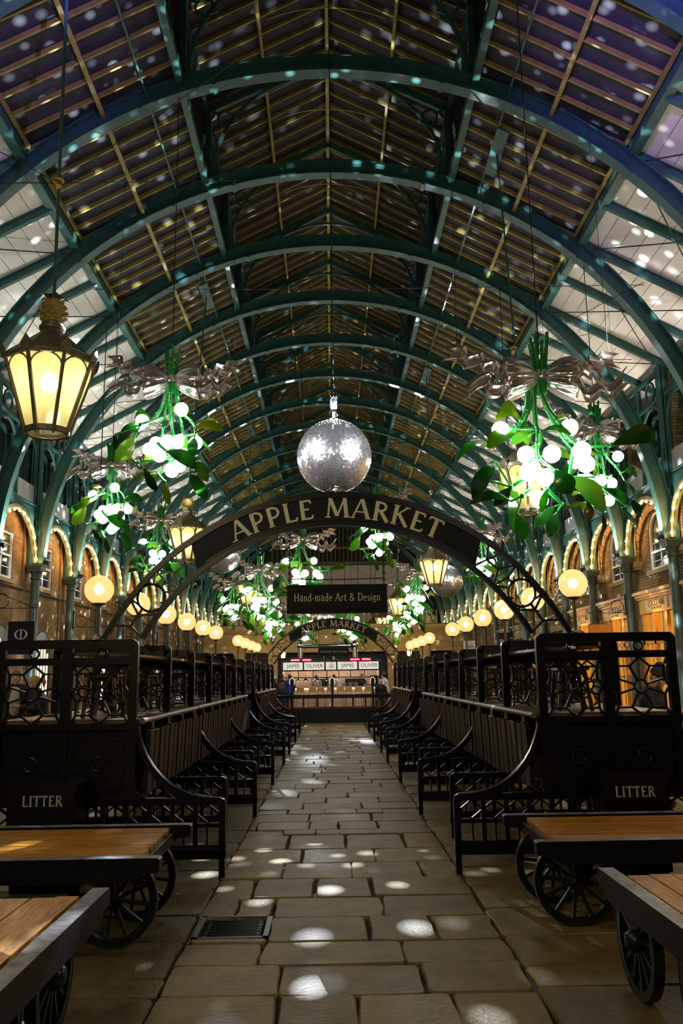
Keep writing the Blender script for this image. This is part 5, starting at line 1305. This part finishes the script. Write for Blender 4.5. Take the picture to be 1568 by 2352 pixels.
# ------------------------------------------------------------------ people
def remesh(m, name, matn, parent, voxel, smooth_it=4):
    o = m.build(name+'_tmp', matn); o2 = o.modifiers.new('r', 'REMESH'); o2.mode = 'VOXEL'; o2.voxel_size = voxel
    s_ = o.modifiers.new('s', 'SMOOTH'); s_.factor = .5; s_.iterations = smooth_it
    bpy.context.view_layer.update()
    me = bpy.data.meshes.new_from_object(o.evaluated_get(bpy.context.evaluated_depsgraph_get())); bpy.data.objects.remove(o)
    me.name = name; me.materials.clear(); me.materials.append(M[matn]); me.polygons.foreach_set('use_smooth', [True]*len(me.polygons))
    return put(me, name, parent)
def person(label, loc, rz, top, legs='cloth_black', hair='hair_dark', skin='skin', pose='stand', arms=None, scale=1.0, head_tilt=0.0, head_turn=0.0, lean=0.0, hat=None, ponytail=False, shirt=None, long_hair=False, seat=.46, group=None, fine=False):
    o = empty('person', loc, rz); o.scale = (scale,)*3; tag(o, label, 'person', group)
    V = Vector
    if pose == 'stand':
        pel = V((0,0,.94)); kn = [V((sx*.10,.03,.50)) for sx in (-1,1)]; an = [V((sx*.11,0,.09)) for sx in (-1,1)]
        kn[1] += V((0,.03,0)); an[1] += V((.02,.06,0))
    else:
        pel = V((0,0,seat+.10)); kn = [V((sx*.12,.42,seat+.06)) for sx in (-1,1)]; an = [V((sx*.12,.38,.09)) for sx in (-1,1)]
    hips = [pel+V((sx*.10,0,-.04)) for sx in (-1,1)]
    sl, cl = math.sin(lean), math.cos(lean); T_ = lambda x, y, z: pel+V((x, y*cl+z*sl, z*cl-y*sl))
    chest = T_(0,0,.38); neck = T_(0,.01,.53); sh = [T_(sx*.185,0,.47) for sx in (-1,1)]
    hd = T_(0,.045+.06*math.sin(head_tilt),.675)
    arms = arms or [((-.25,.03,-.28+.47),(-.22,.16,-.02)), ((.25,.03,-.28+.47),(.22,.16,-.02))]
    el = [T_(*a[0]) for a in arms]; wr = [T_(*a[1]) for a in arms]
    # --- body: head with features, neck, arms with five-fingered hands, trunk and legs as one skin
    m = MB(); ct, st = math.cos(head_turn), math.sin(head_turn); tt = head_tilt+lean*.5
    def H(x, y, z):
        y2, z2 = y*math.cos(tt)+z*math.sin(tt), z*math.cos(tt)-y*math.sin(tt); return hd+V((x*ct+y2*st, -x*st+y2*ct, z2))
    def blob(p, r, nu=14, nv=10, sc=(1,1,1)): m.sphere(p, r, nu, nv, sc)
    blob(H(0,-.01,.03), .098, sc=(.80,1.0,1.02)); blob(H(0,.03,-.04), .070, sc=(.86,.95,1.15)); blob(H(0,.062,-.085), .032)
    m.tube([H(0,.075,.02), H(0,.102,-.022), H(0,.088,-.035)], [.011,.019,.014], 8); blob(H(0,.083,-.058), .020, sc=(1.4,.7,.55))
    for sx in (-1,1):
        blob(H(sx*.080,-.005,-.005), .026, sc=(.4,.8,1.2)); blob(H(sx*.034,.066,.028), .020, sc=(1.2,.6,.5)); blob(H(sx*.042,.060,-.025), .026)
    m.tube([neck-V((0,0,.05)), T_(0,.02,.60), H(0,-.01,-.05)], [.066,.054,.055], 12)
    m.tube([pel+V((0,0,-.06)), pel+V((0,0,.08)), T_(0,0,.22), chest, neck-V((0,0,.03))], [.145,.14,.125,.15,.07], 16)
    m.tube([sh[0]+V((.02,0,0)), neck-V((0,0,.05)), sh[1]-V((.02,0,0))], [.06,.085,.06], 10)
    for i in (0,1):
        m.tube([sh[i], sh[i].lerp(el[i],.5), el[i], el[i].lerp(wr[i],.4), wr[i]], [.056,.050,.041,.040,.027], 10)
        m.tube([hips[i], hips[i].lerp(kn[i],.45), kn[i], kn[i].lerp(an[i],.35), an[i]], [.090,.078,.056,.055,.036], 12)
        m.tube([an[i]+V((0,-.03,-.045)), an[i]+V((0,.06,-.06)), an[i]+V((0,.15,-.068))], [.034,.036,.022], 8)
        d = (wr[i]-el[i]).normalized(); sd = d.cross(V((0,0,1)))
        sd = V((1,0,0)) if sd.length < .1 else sd.normalized(); cu = d.cross(sd).normalized(); pm = wr[i]+d*.045
        if cu.z > 0: cu = -cu
        m.tube([wr[i]-d*.01, pm, wr[i]+d*.085], [.026,.036,.034], 10)
        for q in range(4):
            b = wr[i]+d*.085+sd*(-.027+.018*q); L = (.062,.074,.070,.054)[q]
            m.tube([b, b+d*L*.5+cu*.012, b+d*L*.8+cu*.034, b+d*L*.85+cu*.055], [.0095,.009,.008,.007], 7)
        b = wr[i]+d*.03+sd*(.034 if i == 0 else -.034); e = sd*(1 if i == 0 else -1)
        m.tube([b, b+e*.022+d*.03, b+e*.022+d*.058+cu*.015], [.013,.0105,.009], 7)
    vx = .0085 if fine else .012
    body = remesh(m, 'body', skin, o, vx, 3)
    for sx in (-1,1):
        e = MB(); e.sphere(H(sx*.034,.083,.012), .010, 8, 6); e.build('eye', 'hair_dark', o)
    # --- clothes
    m = MB(); bl = .03
    m.tube([pel+V((0,0,-.14)), pel+V((0,0,.06)), T_(0,0,.22), chest, neck-V((0,0,.035))], [.185,.165,.155,.182,.10], 18)
    m.tube([sh[0], neck-V((0,0,.04)), sh[1]], [.085,.11,.085], 12)
    for i in (0,1): m.tube([sh[i], sh[i].lerp(el[i],.5), el[i], el[i].lerp(wr[i],.5), wr[i]-(wr[i]-el[i])*.06], [.082,.074,.064,.060,.047], 12)
    m.lathe([(.085,-.02),(.072,.045)], 16, tuple(neck))
    remesh(m, 'jacket', top, o, .014, 3)
    if shirt:
        m = MB(); m.sphere(T_(0,.135,.24), .12, 14, 12, (.85,.55,2.1)); m.sphere(T_(0,.08,.47), .08, 12, 8, (1,.7,.8)); m.build('shirt', shirt, o, 80)
    m = MB()
    for i in (0,1): m.tube([hips[i]+V((0,0,.03)), hips[i].lerp(kn[i],.45), kn[i], kn[i].lerp(an[i],.5), an[i]+V((0,0,.0))], [.125,.10,.076,.068,.060], 14)
    m.tube([pel+V((0,0,-.08)), pel+V((0,0,.05))], [.165,.16], 16)
    remesh(m, 'trousers', legs, o, .015, 3)
    for i in (0,1):
        m = MB(); m.tube([an[i]+V((0,-.055,-.05)), an[i]+V((0,.05,-.052)), an[i]+V((0,.17,-.066))], [.045,.046,.030], 10); m.box(an[i].x-.045, an[i].x+.045, an[i].y-.09, an[i].y+.19, an[i].z-.09, an[i].z-.07); m.build('shoe', 'cloth_black', o, 60)
    # --- hair, hat
    m = MB(); m.sphere(H(0,-.022,.045), .104, 18, 12, (.86,1.02,1.0)); m.sphere(H(0,-.06,-.01), .075, 14, 10, (.95,.75,1.1))
    if ponytail: m.tube([H(0,-.11,.05), H(0,-.16,.06), H(0,-.18,-.01), H(0,-.15,-.11)], [.028,.045,.042,.012], 10)
    if long_hair:
        for sx in (-1,1): m.tube([H(sx*.07,-.01,.03), H(sx*.082,.0,-.06), H(sx*.09,.02,-.17)], [.035,.036,.022], 9)
    remesh(m, 'hair', hair, o, .012, 2)
    if hat:
        m = MB(); m.sphere(H(0,-.015,.075), .113, 18, 12, (.93,1.03,1.05)); m.sphere(H(0,-.05,.15), .07, 14, 10, (1,1,.9)); m.tube([H(.098*math.cos(a), -.012+.108*math.sin(a), .05) for a in [2*PI*i/20 for i in range(20)]], .022, 8, closed=True)
        remesh(m, 'beanie', hat, o, .012, 2)
    return o
person('man in a black jacket and grey shirt seen through the left stall lattice', (-6.02,16.6,0), -2.9, 'cloth_black', hair='hair_brown', scale=1.06, shirt='tshirt_grey', fine=True, head_turn=.1)
person('blond woman with a ponytail leaning towards the man behind the left stall', (-5.40,16.20,0), 1.9, 'cloth_black', hair='hair_blond', scale=1.0, ponytail=True, lean=.12, head_tilt=.2, fine=True, arms=[((-.24,.10,.22),(-.12,.34,.30)), ((.25,.05,.19),(.20,.18,-.02))])
person('woman in a black beanie looking down at her hands behind the right stall', (4.16,11.35,0), -2.25, 'cloth_black', hair='hair_blond', scale=.985, hat='cloth_black', long_hair=True, head_tilt=.45, lean=.10, fine=True, arms=[((-.23,.10,.20),(-.05,.34,.28)), ((.23,.10,.20),(.06,.34,.26))])

# ------------------------------------------------------------------ railing round the sunken court
def make_railing():
    o = empty('railing', (CX, 31.5, 0)); tag(o, 'black iron railing with ring topped posts closing the aisle before the kiosk', 'railing')
    m = MB(); m.box(-3.2,3.2,-.10,.10,.86,.99); m.box(-3.2,3.2,-.12,.12,.97,1.0); m.build('top_rail', 'black_iron', o)
    m = MB(); m.box(-3.2,3.2,-.06,.06,.12,.50); m.box(-3.2,3.2,-.14,.14,0,.12); m.build('dado', 'black_iron', o)
    m = MB(); m.box(-2.6,2.6,-.065,.02,.50,.57); m.build('red_band', 'red', o)
    for x in (-1.1,-.6,.7,1.15): m = MB(); m.box(x-.03,x+.03,-.03,.03,.5,.86); m.build('baluster', 'black_iron', o)
    for x in (-1.50,-.05,1.42):
        m = MB(); m.box(x-.04,x+.04,-.16,-.08,.0,1.30); m.prism([(-.05,1.28),(.05,1.28),(.07,1.36),(.07,1.52),(.0,1.60),(-.07,1.52),(-.07,1.36)], lambda a, b, d: (x+a, d, b), -.15, -.09); p = m.build('post', 'black_iron', o)
        m = MB(); pts = [(x+.085*math.cos(2*PI*i/20), -.12, 1.45+.15*math.sin(2*PI*i/20)) for i in range(20)]; m.tube(pts, .012, 6, closed=True); m.build('lit_ring', emis('lit_ring', (1, .72, .40), 1.3, False), p)
make_railing()

# ------------------------------------------------------------------ food kiosk
def make_kiosk():
    Y0 = 44.0
    o = empty('kiosk', (0, Y0, 0)); tag(o, 'open food kiosk with white backlit name panels at the far end of the aisle', 'kiosk')
    m = MB(); m.box(-2.6,2.5,0,2.6,2.36,2.46); m.box(-2.6,2.5,-.02,.06,1.90,1.96); m.box(-2.6,2.5,-.02,.06,2.36,2.46); m.build('canopy', 'black_iron', o)
    m = MB(); m.box(-2.6,-2.5,0,.10,0,2.4); m.box(2.4,2.5,0,.10,0,2.4); m.box(-2.6,2.5,.02,.05,1.55,1.60)
    for x in (-1.7,-.95,-.25,.35,.95,1.65): m.box(x-.018,x+.018,.02,.05,1.55,1.92)
    m.build('frame', 'black_iron', o)
    for a, b, t in ((-2.48,-1.48,'JAMIE'),(-1.41,-.39,'OLIVER'),(-.30,.22,None),(.29,1.29,'JAMIE'),(1.38,2.38,'OLIVER')):
        m = MB(); m.box(a,b,-.05,0,1.97,2.34); p = m.build('name_panel', 'lit_sign', o)
        m = MB(); m.box(a-.05,a,-.06,.01,1.93,2.38); m.box(b,b+.05,-.06,.01,1.93,2.38); m.build('panel_frame', 'black_iron', o)
        if t: sans('lettering', t, .27, 'ink', p, ((a+b)/2+.02,-.056,2.155), (PI/2,0,0), xs=.98)
        else:
            m = MB()
            for i in range(4): m.box(-.13+.02*i,.07-.01*i,-.056,-.051,2.08+.045*i,2.10+.045*i)
            m.ring((-.03,-.053,2.15), .13, .008, n=18, m=4); m.build('emblem', 'ink', p)
    m = MB(); m.box(-2.5,2.4,2.4,2.5,0,2.4); m.box(-2.55,-2.5,.2,2.5,0,2.4); m.box(2.4,2.45,.2,2.5,0,2.4); m.build('back_wall', 'tiles_lit', o)
    m = MB()
    for x in (-1.9,-.75,.5,1.6): m.box(x-.25,x+.25,2.36,2.39,1.42,1.9)
    m.build('wall_shelf_board', 'tiles_lit', o)
    m = MB(); m.box(-1.1,-.2,2.1,2.38,.9,1.5); m.box(.7,1.6,2.1,2.38,.9,1.5); m.box(2.05,2.35,1.2,2.3,.0,1.65); m.build('oven', 'black_iron', o)
    m = MB(); m.box(-1.9,2.2,.55,1.2,1.06,1.12); m.build('counter_top', 'steel', o)
    m = MB(); m.box(-1.9,2.2,.62,1.1,0,1.06); m.build('counter_front', 'tiles_lit', o)
    m = MB(); m.box(-1.9,2.2,.56,.60,1.00,1.03); m.build('under_counter_strip', emis('counter_strip', (1, .80, .50), 5), o)
    m = MB()
    for x in (-1.6,1.2): m.tube([(x,.2,2.45),(x,.2,3.02)], .13, 16)
    m.build('vertical_duct', 'steel', o, 60)
    m = MB()
    for x in (-1.6,1.2): m.lathe([(.0,-.20),(.10,-.17),(.17,-.09),(.19,0),(.17,.09),(.10,.17),(0,.20)], 18, (x,.2,3.20)); m.tube([(x,.2,3.0),(x,.2,3.06)], .15, 16)
    m.build('duct_elbow', 'steel', o, 60)
    m = MB(); m.tube([(-1.6,.2,3.16),(1.2,.2,3.18)], .10, 16); m.tube([(.1,.2,3.1),(.1,.2,2.46)], .06, 10); m.tube([(-.4,.2,2.46),(-.4,.2,3.3)], .014, 6); m.build('horizontal_duct', 'steel', o, 60)
    for i in range(6): lamp('kiosk_lamp', 'POINT', (-2.1+i*.83, Y0+1.5, 1.88), 11, (1, .72, .52), shadow_soft_size=.02)
    for i, (a, b) in enumerate(((-2.08,-1.62),(-1.5,-1.04),(.94,1.41),(1.52,1.98))):
        q = empty('patio_heater', ((a+b)/2, Y0-.18, 2.46)); tag(q, f'glowing red infrared heater above the kiosk panels, {["first","second","third","fourth"][i]} from the left', 'heater', 'red heaters on the kiosk')
        h = (b-a)/2; m = MB(); m.box(-h-.03,h+.03,-.0,.22,-.0,.10); m.build('housing', 'black_iron', q)
        m = MB(); m.box(-h,h,-.02,-.002,-.06,.05); m.build('reflector', 'heater', q)
        m = MB(); m.tube([(-h+.02,-.035,0),(h-.02,-.035,0)], .016, 8); m.build('element', 'heater_core', q)
    for i, x in enumerate((-1.74,-1.36,-.76,-.28)):
        q = empty('pendant_lamp', (x, Y0+.75, 1.42)); tag(q, f'conical metal pendant lamp over the kiosk counter, {["first","second","third","fourth"][i]} from the left', 'lamp', 'pendant lamps in the kiosk')
        m = MB(); m.lathe([(.14,0),(.10,.05),(.05,.10),(.02,.16),(.0,.17)], 16); m.build('shade', 'steel', q, 50)
        m = MB(); m.tube([(0,0,.16),(0,0,.9)], .008, 5); m.build('cord', 'wire', q)
        m = MB(); m.sphere((0,0,.02), .03, 8, 6); m.build('bulb', 'lantern_bulb', q, 80)
    for i, x in enumerate((-1.6,-1.02,-.55,-.08,.39,.86,1.33,1.80)):
        q = empty('bar_chair', (x, Y0-.05+.06*(i % 2), 0), .2*math.sin(i*2.1)); tag(q, f'pale wooden bar chair before the kiosk counter, {ORD[i] if i else "first"} from the left', 'chair', 'bar chairs at the kiosk')
        m = MB(); m.box(-.19,.19,-.18,.18,.72,.75); m.build('seat', 'chair_wood', q)
        m = MB(); m.box(-.19,.19,-.20,-.17,.86,1.08); m.build('backrest', 'chair_wood', q)
        for a in (-1,1):
            for b in (-1,1): m = MB(); m.bar((a*.19,b*.2,0), (a*.16,b*.16,.74), .035, .035); m.build('leg', 'chair_wood', q)
            m = MB(); m.bar((a*.16,-.17,.74), (a*.16,-.185,1.0), .03, .03); m.build('back_post', 'chair_wood', q)
        m = MB(); m.box(-.17,.17,-.18,-.15,.30,.33); m.build('footrest', 'chair_wood', q)
    for i, (x, n) in enumerate(((.62,5),(.95,6),(1.25,6),(1.75,4))):
        for j in range(n):
            q = empty('plate', (x, Y0+.85, 1.12+j*.03)); tag(q, f'white plate in the {["first","second","third","fourth"][i]} stack on the kiosk counter, {["lowest","second","third","fourth","fifth","top"][j] if j < n-1 else "topmost"} of its stack', 'plate', 'plates on the kiosk counter')
            m = MB(); m.lathe([(.05,0),(.09,.006),(.13,.022),(.128,.028),(.08,.012),(0,.010)], 16); m.build('dish', 'white_cloth', q, 50)
make_kiosk()
G = 'people around the kiosk'
person('cook in a white jacket bending over the kiosk counter, left of centre', (-.83,45.6,0), PI, 'white_cloth', hair='hair_dark', lean=.35, head_tilt=.4, group=G)
person('cook in a white jacket turned right near the middle of the kiosk', (.28,45.7,0), PI-.9, 'white_cloth', hair='hair_dark', lean=.25, head_tilt=.3, group=G)
person('dark haired cook in black behind the plates at the right of the kiosk', (1.52,45.7,0), PI+.3, 'cloth_black', hair='hair_dark', lean=.1, head_tilt=.2, group=G)
person('customer in a bright blue padded jacket seen from behind, left of the kiosk counter', (-2.10,43.2,0), .3, 'blue', legs='jeans', hair='hair_dark', group=G)
person('man in a dark coat and pink shirt standing left of the kiosk', (-2.82,42.6,0), -2.7, 'cloth_black', hair='hair_brown', shirt='white_cloth', group=G)
person('person in a black coat with dark hair beside the blue jacket', (-2.50,42.9,0), -.8, 'cloth_black', hair='hair_dark', group=G)
person('brown haired person in a navy coat seated low before the kiosk, left end', (-2.35,41.2,0), .4, 'navy', hair='hair_brown', pose='sit', long_hair=True, group=G)
person('man in a white shirt leaning at the right end of the kiosk', (2.72,43.6,0), 1.2, 'white_cloth', legs='cloth_black', hair='hair_dark', lean=.15, group=G)
person('grey haired person in a black coat seated at the right end of the kiosk', (2.35,41.6,0), .1, 'cloth_black', hair='hair_grey', pose='sit', seat=.55, group=G)
for (x, y, z0, lab) in ((-2.35,41.2,.46,'plain dark stool under the seated person in navy'),(2.35,41.6,.55,'plain dark stool under the seated grey haired person')):
    q = empty('stool', (x, y, 0)); tag(q, lab, 'stool'); m = MB(); m.box(-.2,.2,-.2,.2,z0-.08,z0-.04); m.build('seat', 'stall_wood', q)
    for a in (-1,1):
        for b in (-1,1): m = MB(); m.bar((a*.18,b*.18,0),(a*.15,b*.15,z0-.08),.03,.03); m.build('leg', 'stall_wood', q)
person('woman with brown hair walking between the far left stalls', (-3.05,36.0,0), PI, 'navy', hair='hair_brown', long_hair=True)
person('man in a tan scarf and dark coat behind the last left stall', (-2.62,37.5,0), PI-.3, 'cloth_black', hair='hair_dark', shirt='fascia_panel')

# ------------------------------------------------------------------ hanging trade signs on the columns
def bracket(s, k, label, board, z=3.30):
    x = CX+s*7.88; y = RY(k)
    o = empty('hanging_sign', (x, y-.02, z)); tag(o, label, 'sign')
    d = -s; m = MB()
    m.box(d*.0, d*.03, -.015, .015, -.06, .50); m.bar((0,0,0), (d*1.02,0,0), .016, .016); m.bar((0,0,.44), (d*.98,0,.01), .016, .014); m.bar((d*.02,0,.40), (d*.9,0,.02), .008, .008)
    m.ring((d*.235,0,.175), .165, .010, n=24); m.ring((d*1.04,0,.045), .045, .008, n=16); m.build('bracket', 'black_iron', o)
    w_, h_, kind = board
    if w_:
        c = d*.72; zt = -.30
        m = MB(); m.box(c-w_/2, c+w_/2, -.015, .015, zt-h_, zt); b = m.build('board', {'cd':'sign','orange':'shop_orange','white':'white_paint','dark':'sign','plain':'sign'}[kind], o)
        m = MB()
        for g in (-1,1):
            n = 8
            for i in range(n): m.ring((c+g*w_*.42,0,-.015-i*.036), .013, .004, ax='xz' if i % 2 else 'yz', n=8, m=4)
        m.build('chain', 'wire', o)
        if kind == 'cd':
            # monogram: a C and a D back to front sharing one stem
            m = MB(); zc = zt-.30
            f = lambda a, b, dd: (c+a, -.0165-dd, zc+b)
            def crescent(sg):
                out = [(sg*(.0+.15*math.sin(PI*i/20)), .115*math.cos(PI*i/20)) for i in range(21)]; inn = [(sg*(.0+.105*math.sin(PI*i/20)), .103*math.cos(PI*i/20)) for i in range(21)]
                for i in range(20): m.prism([out[i],out[i+1],inn[i+1],inn[i]], f, 0, .003)
            crescent(1); crescent(-1); m.prism([(-.016,-.115),(.016,-.115),(.016,.115),(-.016,.115)], f, 0, .0032); m.build('monogram', 'white_paint', b)
        if kind == 'white': sans('lettering', 'BRØR', .17, 'ink', b, (c, -.019, zt-h_*.42), (PI/2,0,0))
        if kind == 'orange':
            m = MB()
            for q in ((c-w_/2-.01,c-w_/2+.005,zt-h_,zt),(c+w_/2-.005,c+w_/2+.01,zt-h_,zt)): m.box(q[0],q[1],-.02,.02,q[2],q[3])
            m.box(c-w_/2,c+w_/2,-.02,.02,zt-.005,zt+.012); m.build('board_edge', 'bronze', b)
        if kind == 'dark':
            m = MB(); m.prism([(c-w_*.42,zt-h_*.9),(c-w_*.42,zt-h_*.45),(c-w_*.20,zt-h_*.45),(c-w_*.02,zt-h_*.9)], lambda a, b_, dd: (a, dd, b_), -.018, -.0155); m.build('violet_patch', mat('violet_print', (.35,.33,.75), .5), b)
            m = MB()
            for i in range(2):
                for j in range(2): m.box(c+.02+i*.13, c+.13+i*.13, -.018, -.0155, zt-h_*.9+j*.13, zt-h_*.9+.10+j*.13)
            m.build('white_print', 'white_paint', b)
bracket(-1, 2, 'black square shop sign with a pale monogram hanging by the left wall', (.60,.75,'cd'))
bracket(-1, 4, 'empty iron sign bracket with a ring on a left column, behind the nearest globe lamp', (0,0,None), 3.22)
bracket(-1, 6, 'dark blank sign hanging from the left columns behind the third globe lamp', (.55,.4,'plain'), 3.2)
bracket(-1, 8, 'small dark sign far along the left columns', (.55,.35,'plain'), 3.2)
bracket(1, 3, 'plain orange sign board hanging from the right columns beside the ochre shopfronts', (.62,.75,'orange'), 3.22)
bracket(1, 5, 'iron sign bracket with a ring on a right column behind the big sign leg', (0,0,None), 3.25)
bracket(1, 7, 'black sign with violet and white print hanging from the right columns', (.62,.62,'dark'), 3.62)
bracket(1, 10, 'white sign with small black lettering hanging far along the right columns', (.62,.75,'white'), 3.66)

# ------------------------------------------------------------------ spotlights clamped to the structure
for i, (x, y, z, aim, lab) in enumerate(((4.25,19.5,5.9,(.08,13.3,5.15),'black stage spotlight at the right, below the nearest right mistletoe'), (-5.35,19.4,6.15,(.08,13.3,5.15),'black stage spotlight at the left behind the low left mistletoe'), (-4.9,31.0,5.0,(-3.6,28.4,5.7),'black spotlight among the far left globes and bulbs'))):
    o = empty('spotlight', (x, y, z)); tag(o, lab, 'spotlight', 'stage spotlights')
    d = (Vector(aim)-Vector((x,y,z))).normalized()
    m = MB(); m.tube([Vector((0,0,0))-d*.22, Vector((0,0,0))-d*.18, d*.12, d*.2], [.06,.10,.10,.12], 14); m.build('can', 'black_iron', o, 40)
    m = MB(); m.tube([(-.13,0,0),(-.13,0,.2),(.13,0,.2),(.13,0,0)], .012, 6); m.build('yoke', 'black_iron', o)
    a = abs(x-CX); top = RIBC+math.sqrt(RIBR**2-a*a)-z
    m = MB(); m.tube([(0,0,.2),(0,0,top)], .012, 6); m.build('hanger', 'wire', o)
    lamp('pin_spot', 'SPOT', tuple(Vector((x,y,z))+d*.24), 260, (.9, .93, 1), aim, spot_size=.22, spot_blend=.3, shadow_soft_size=.05)
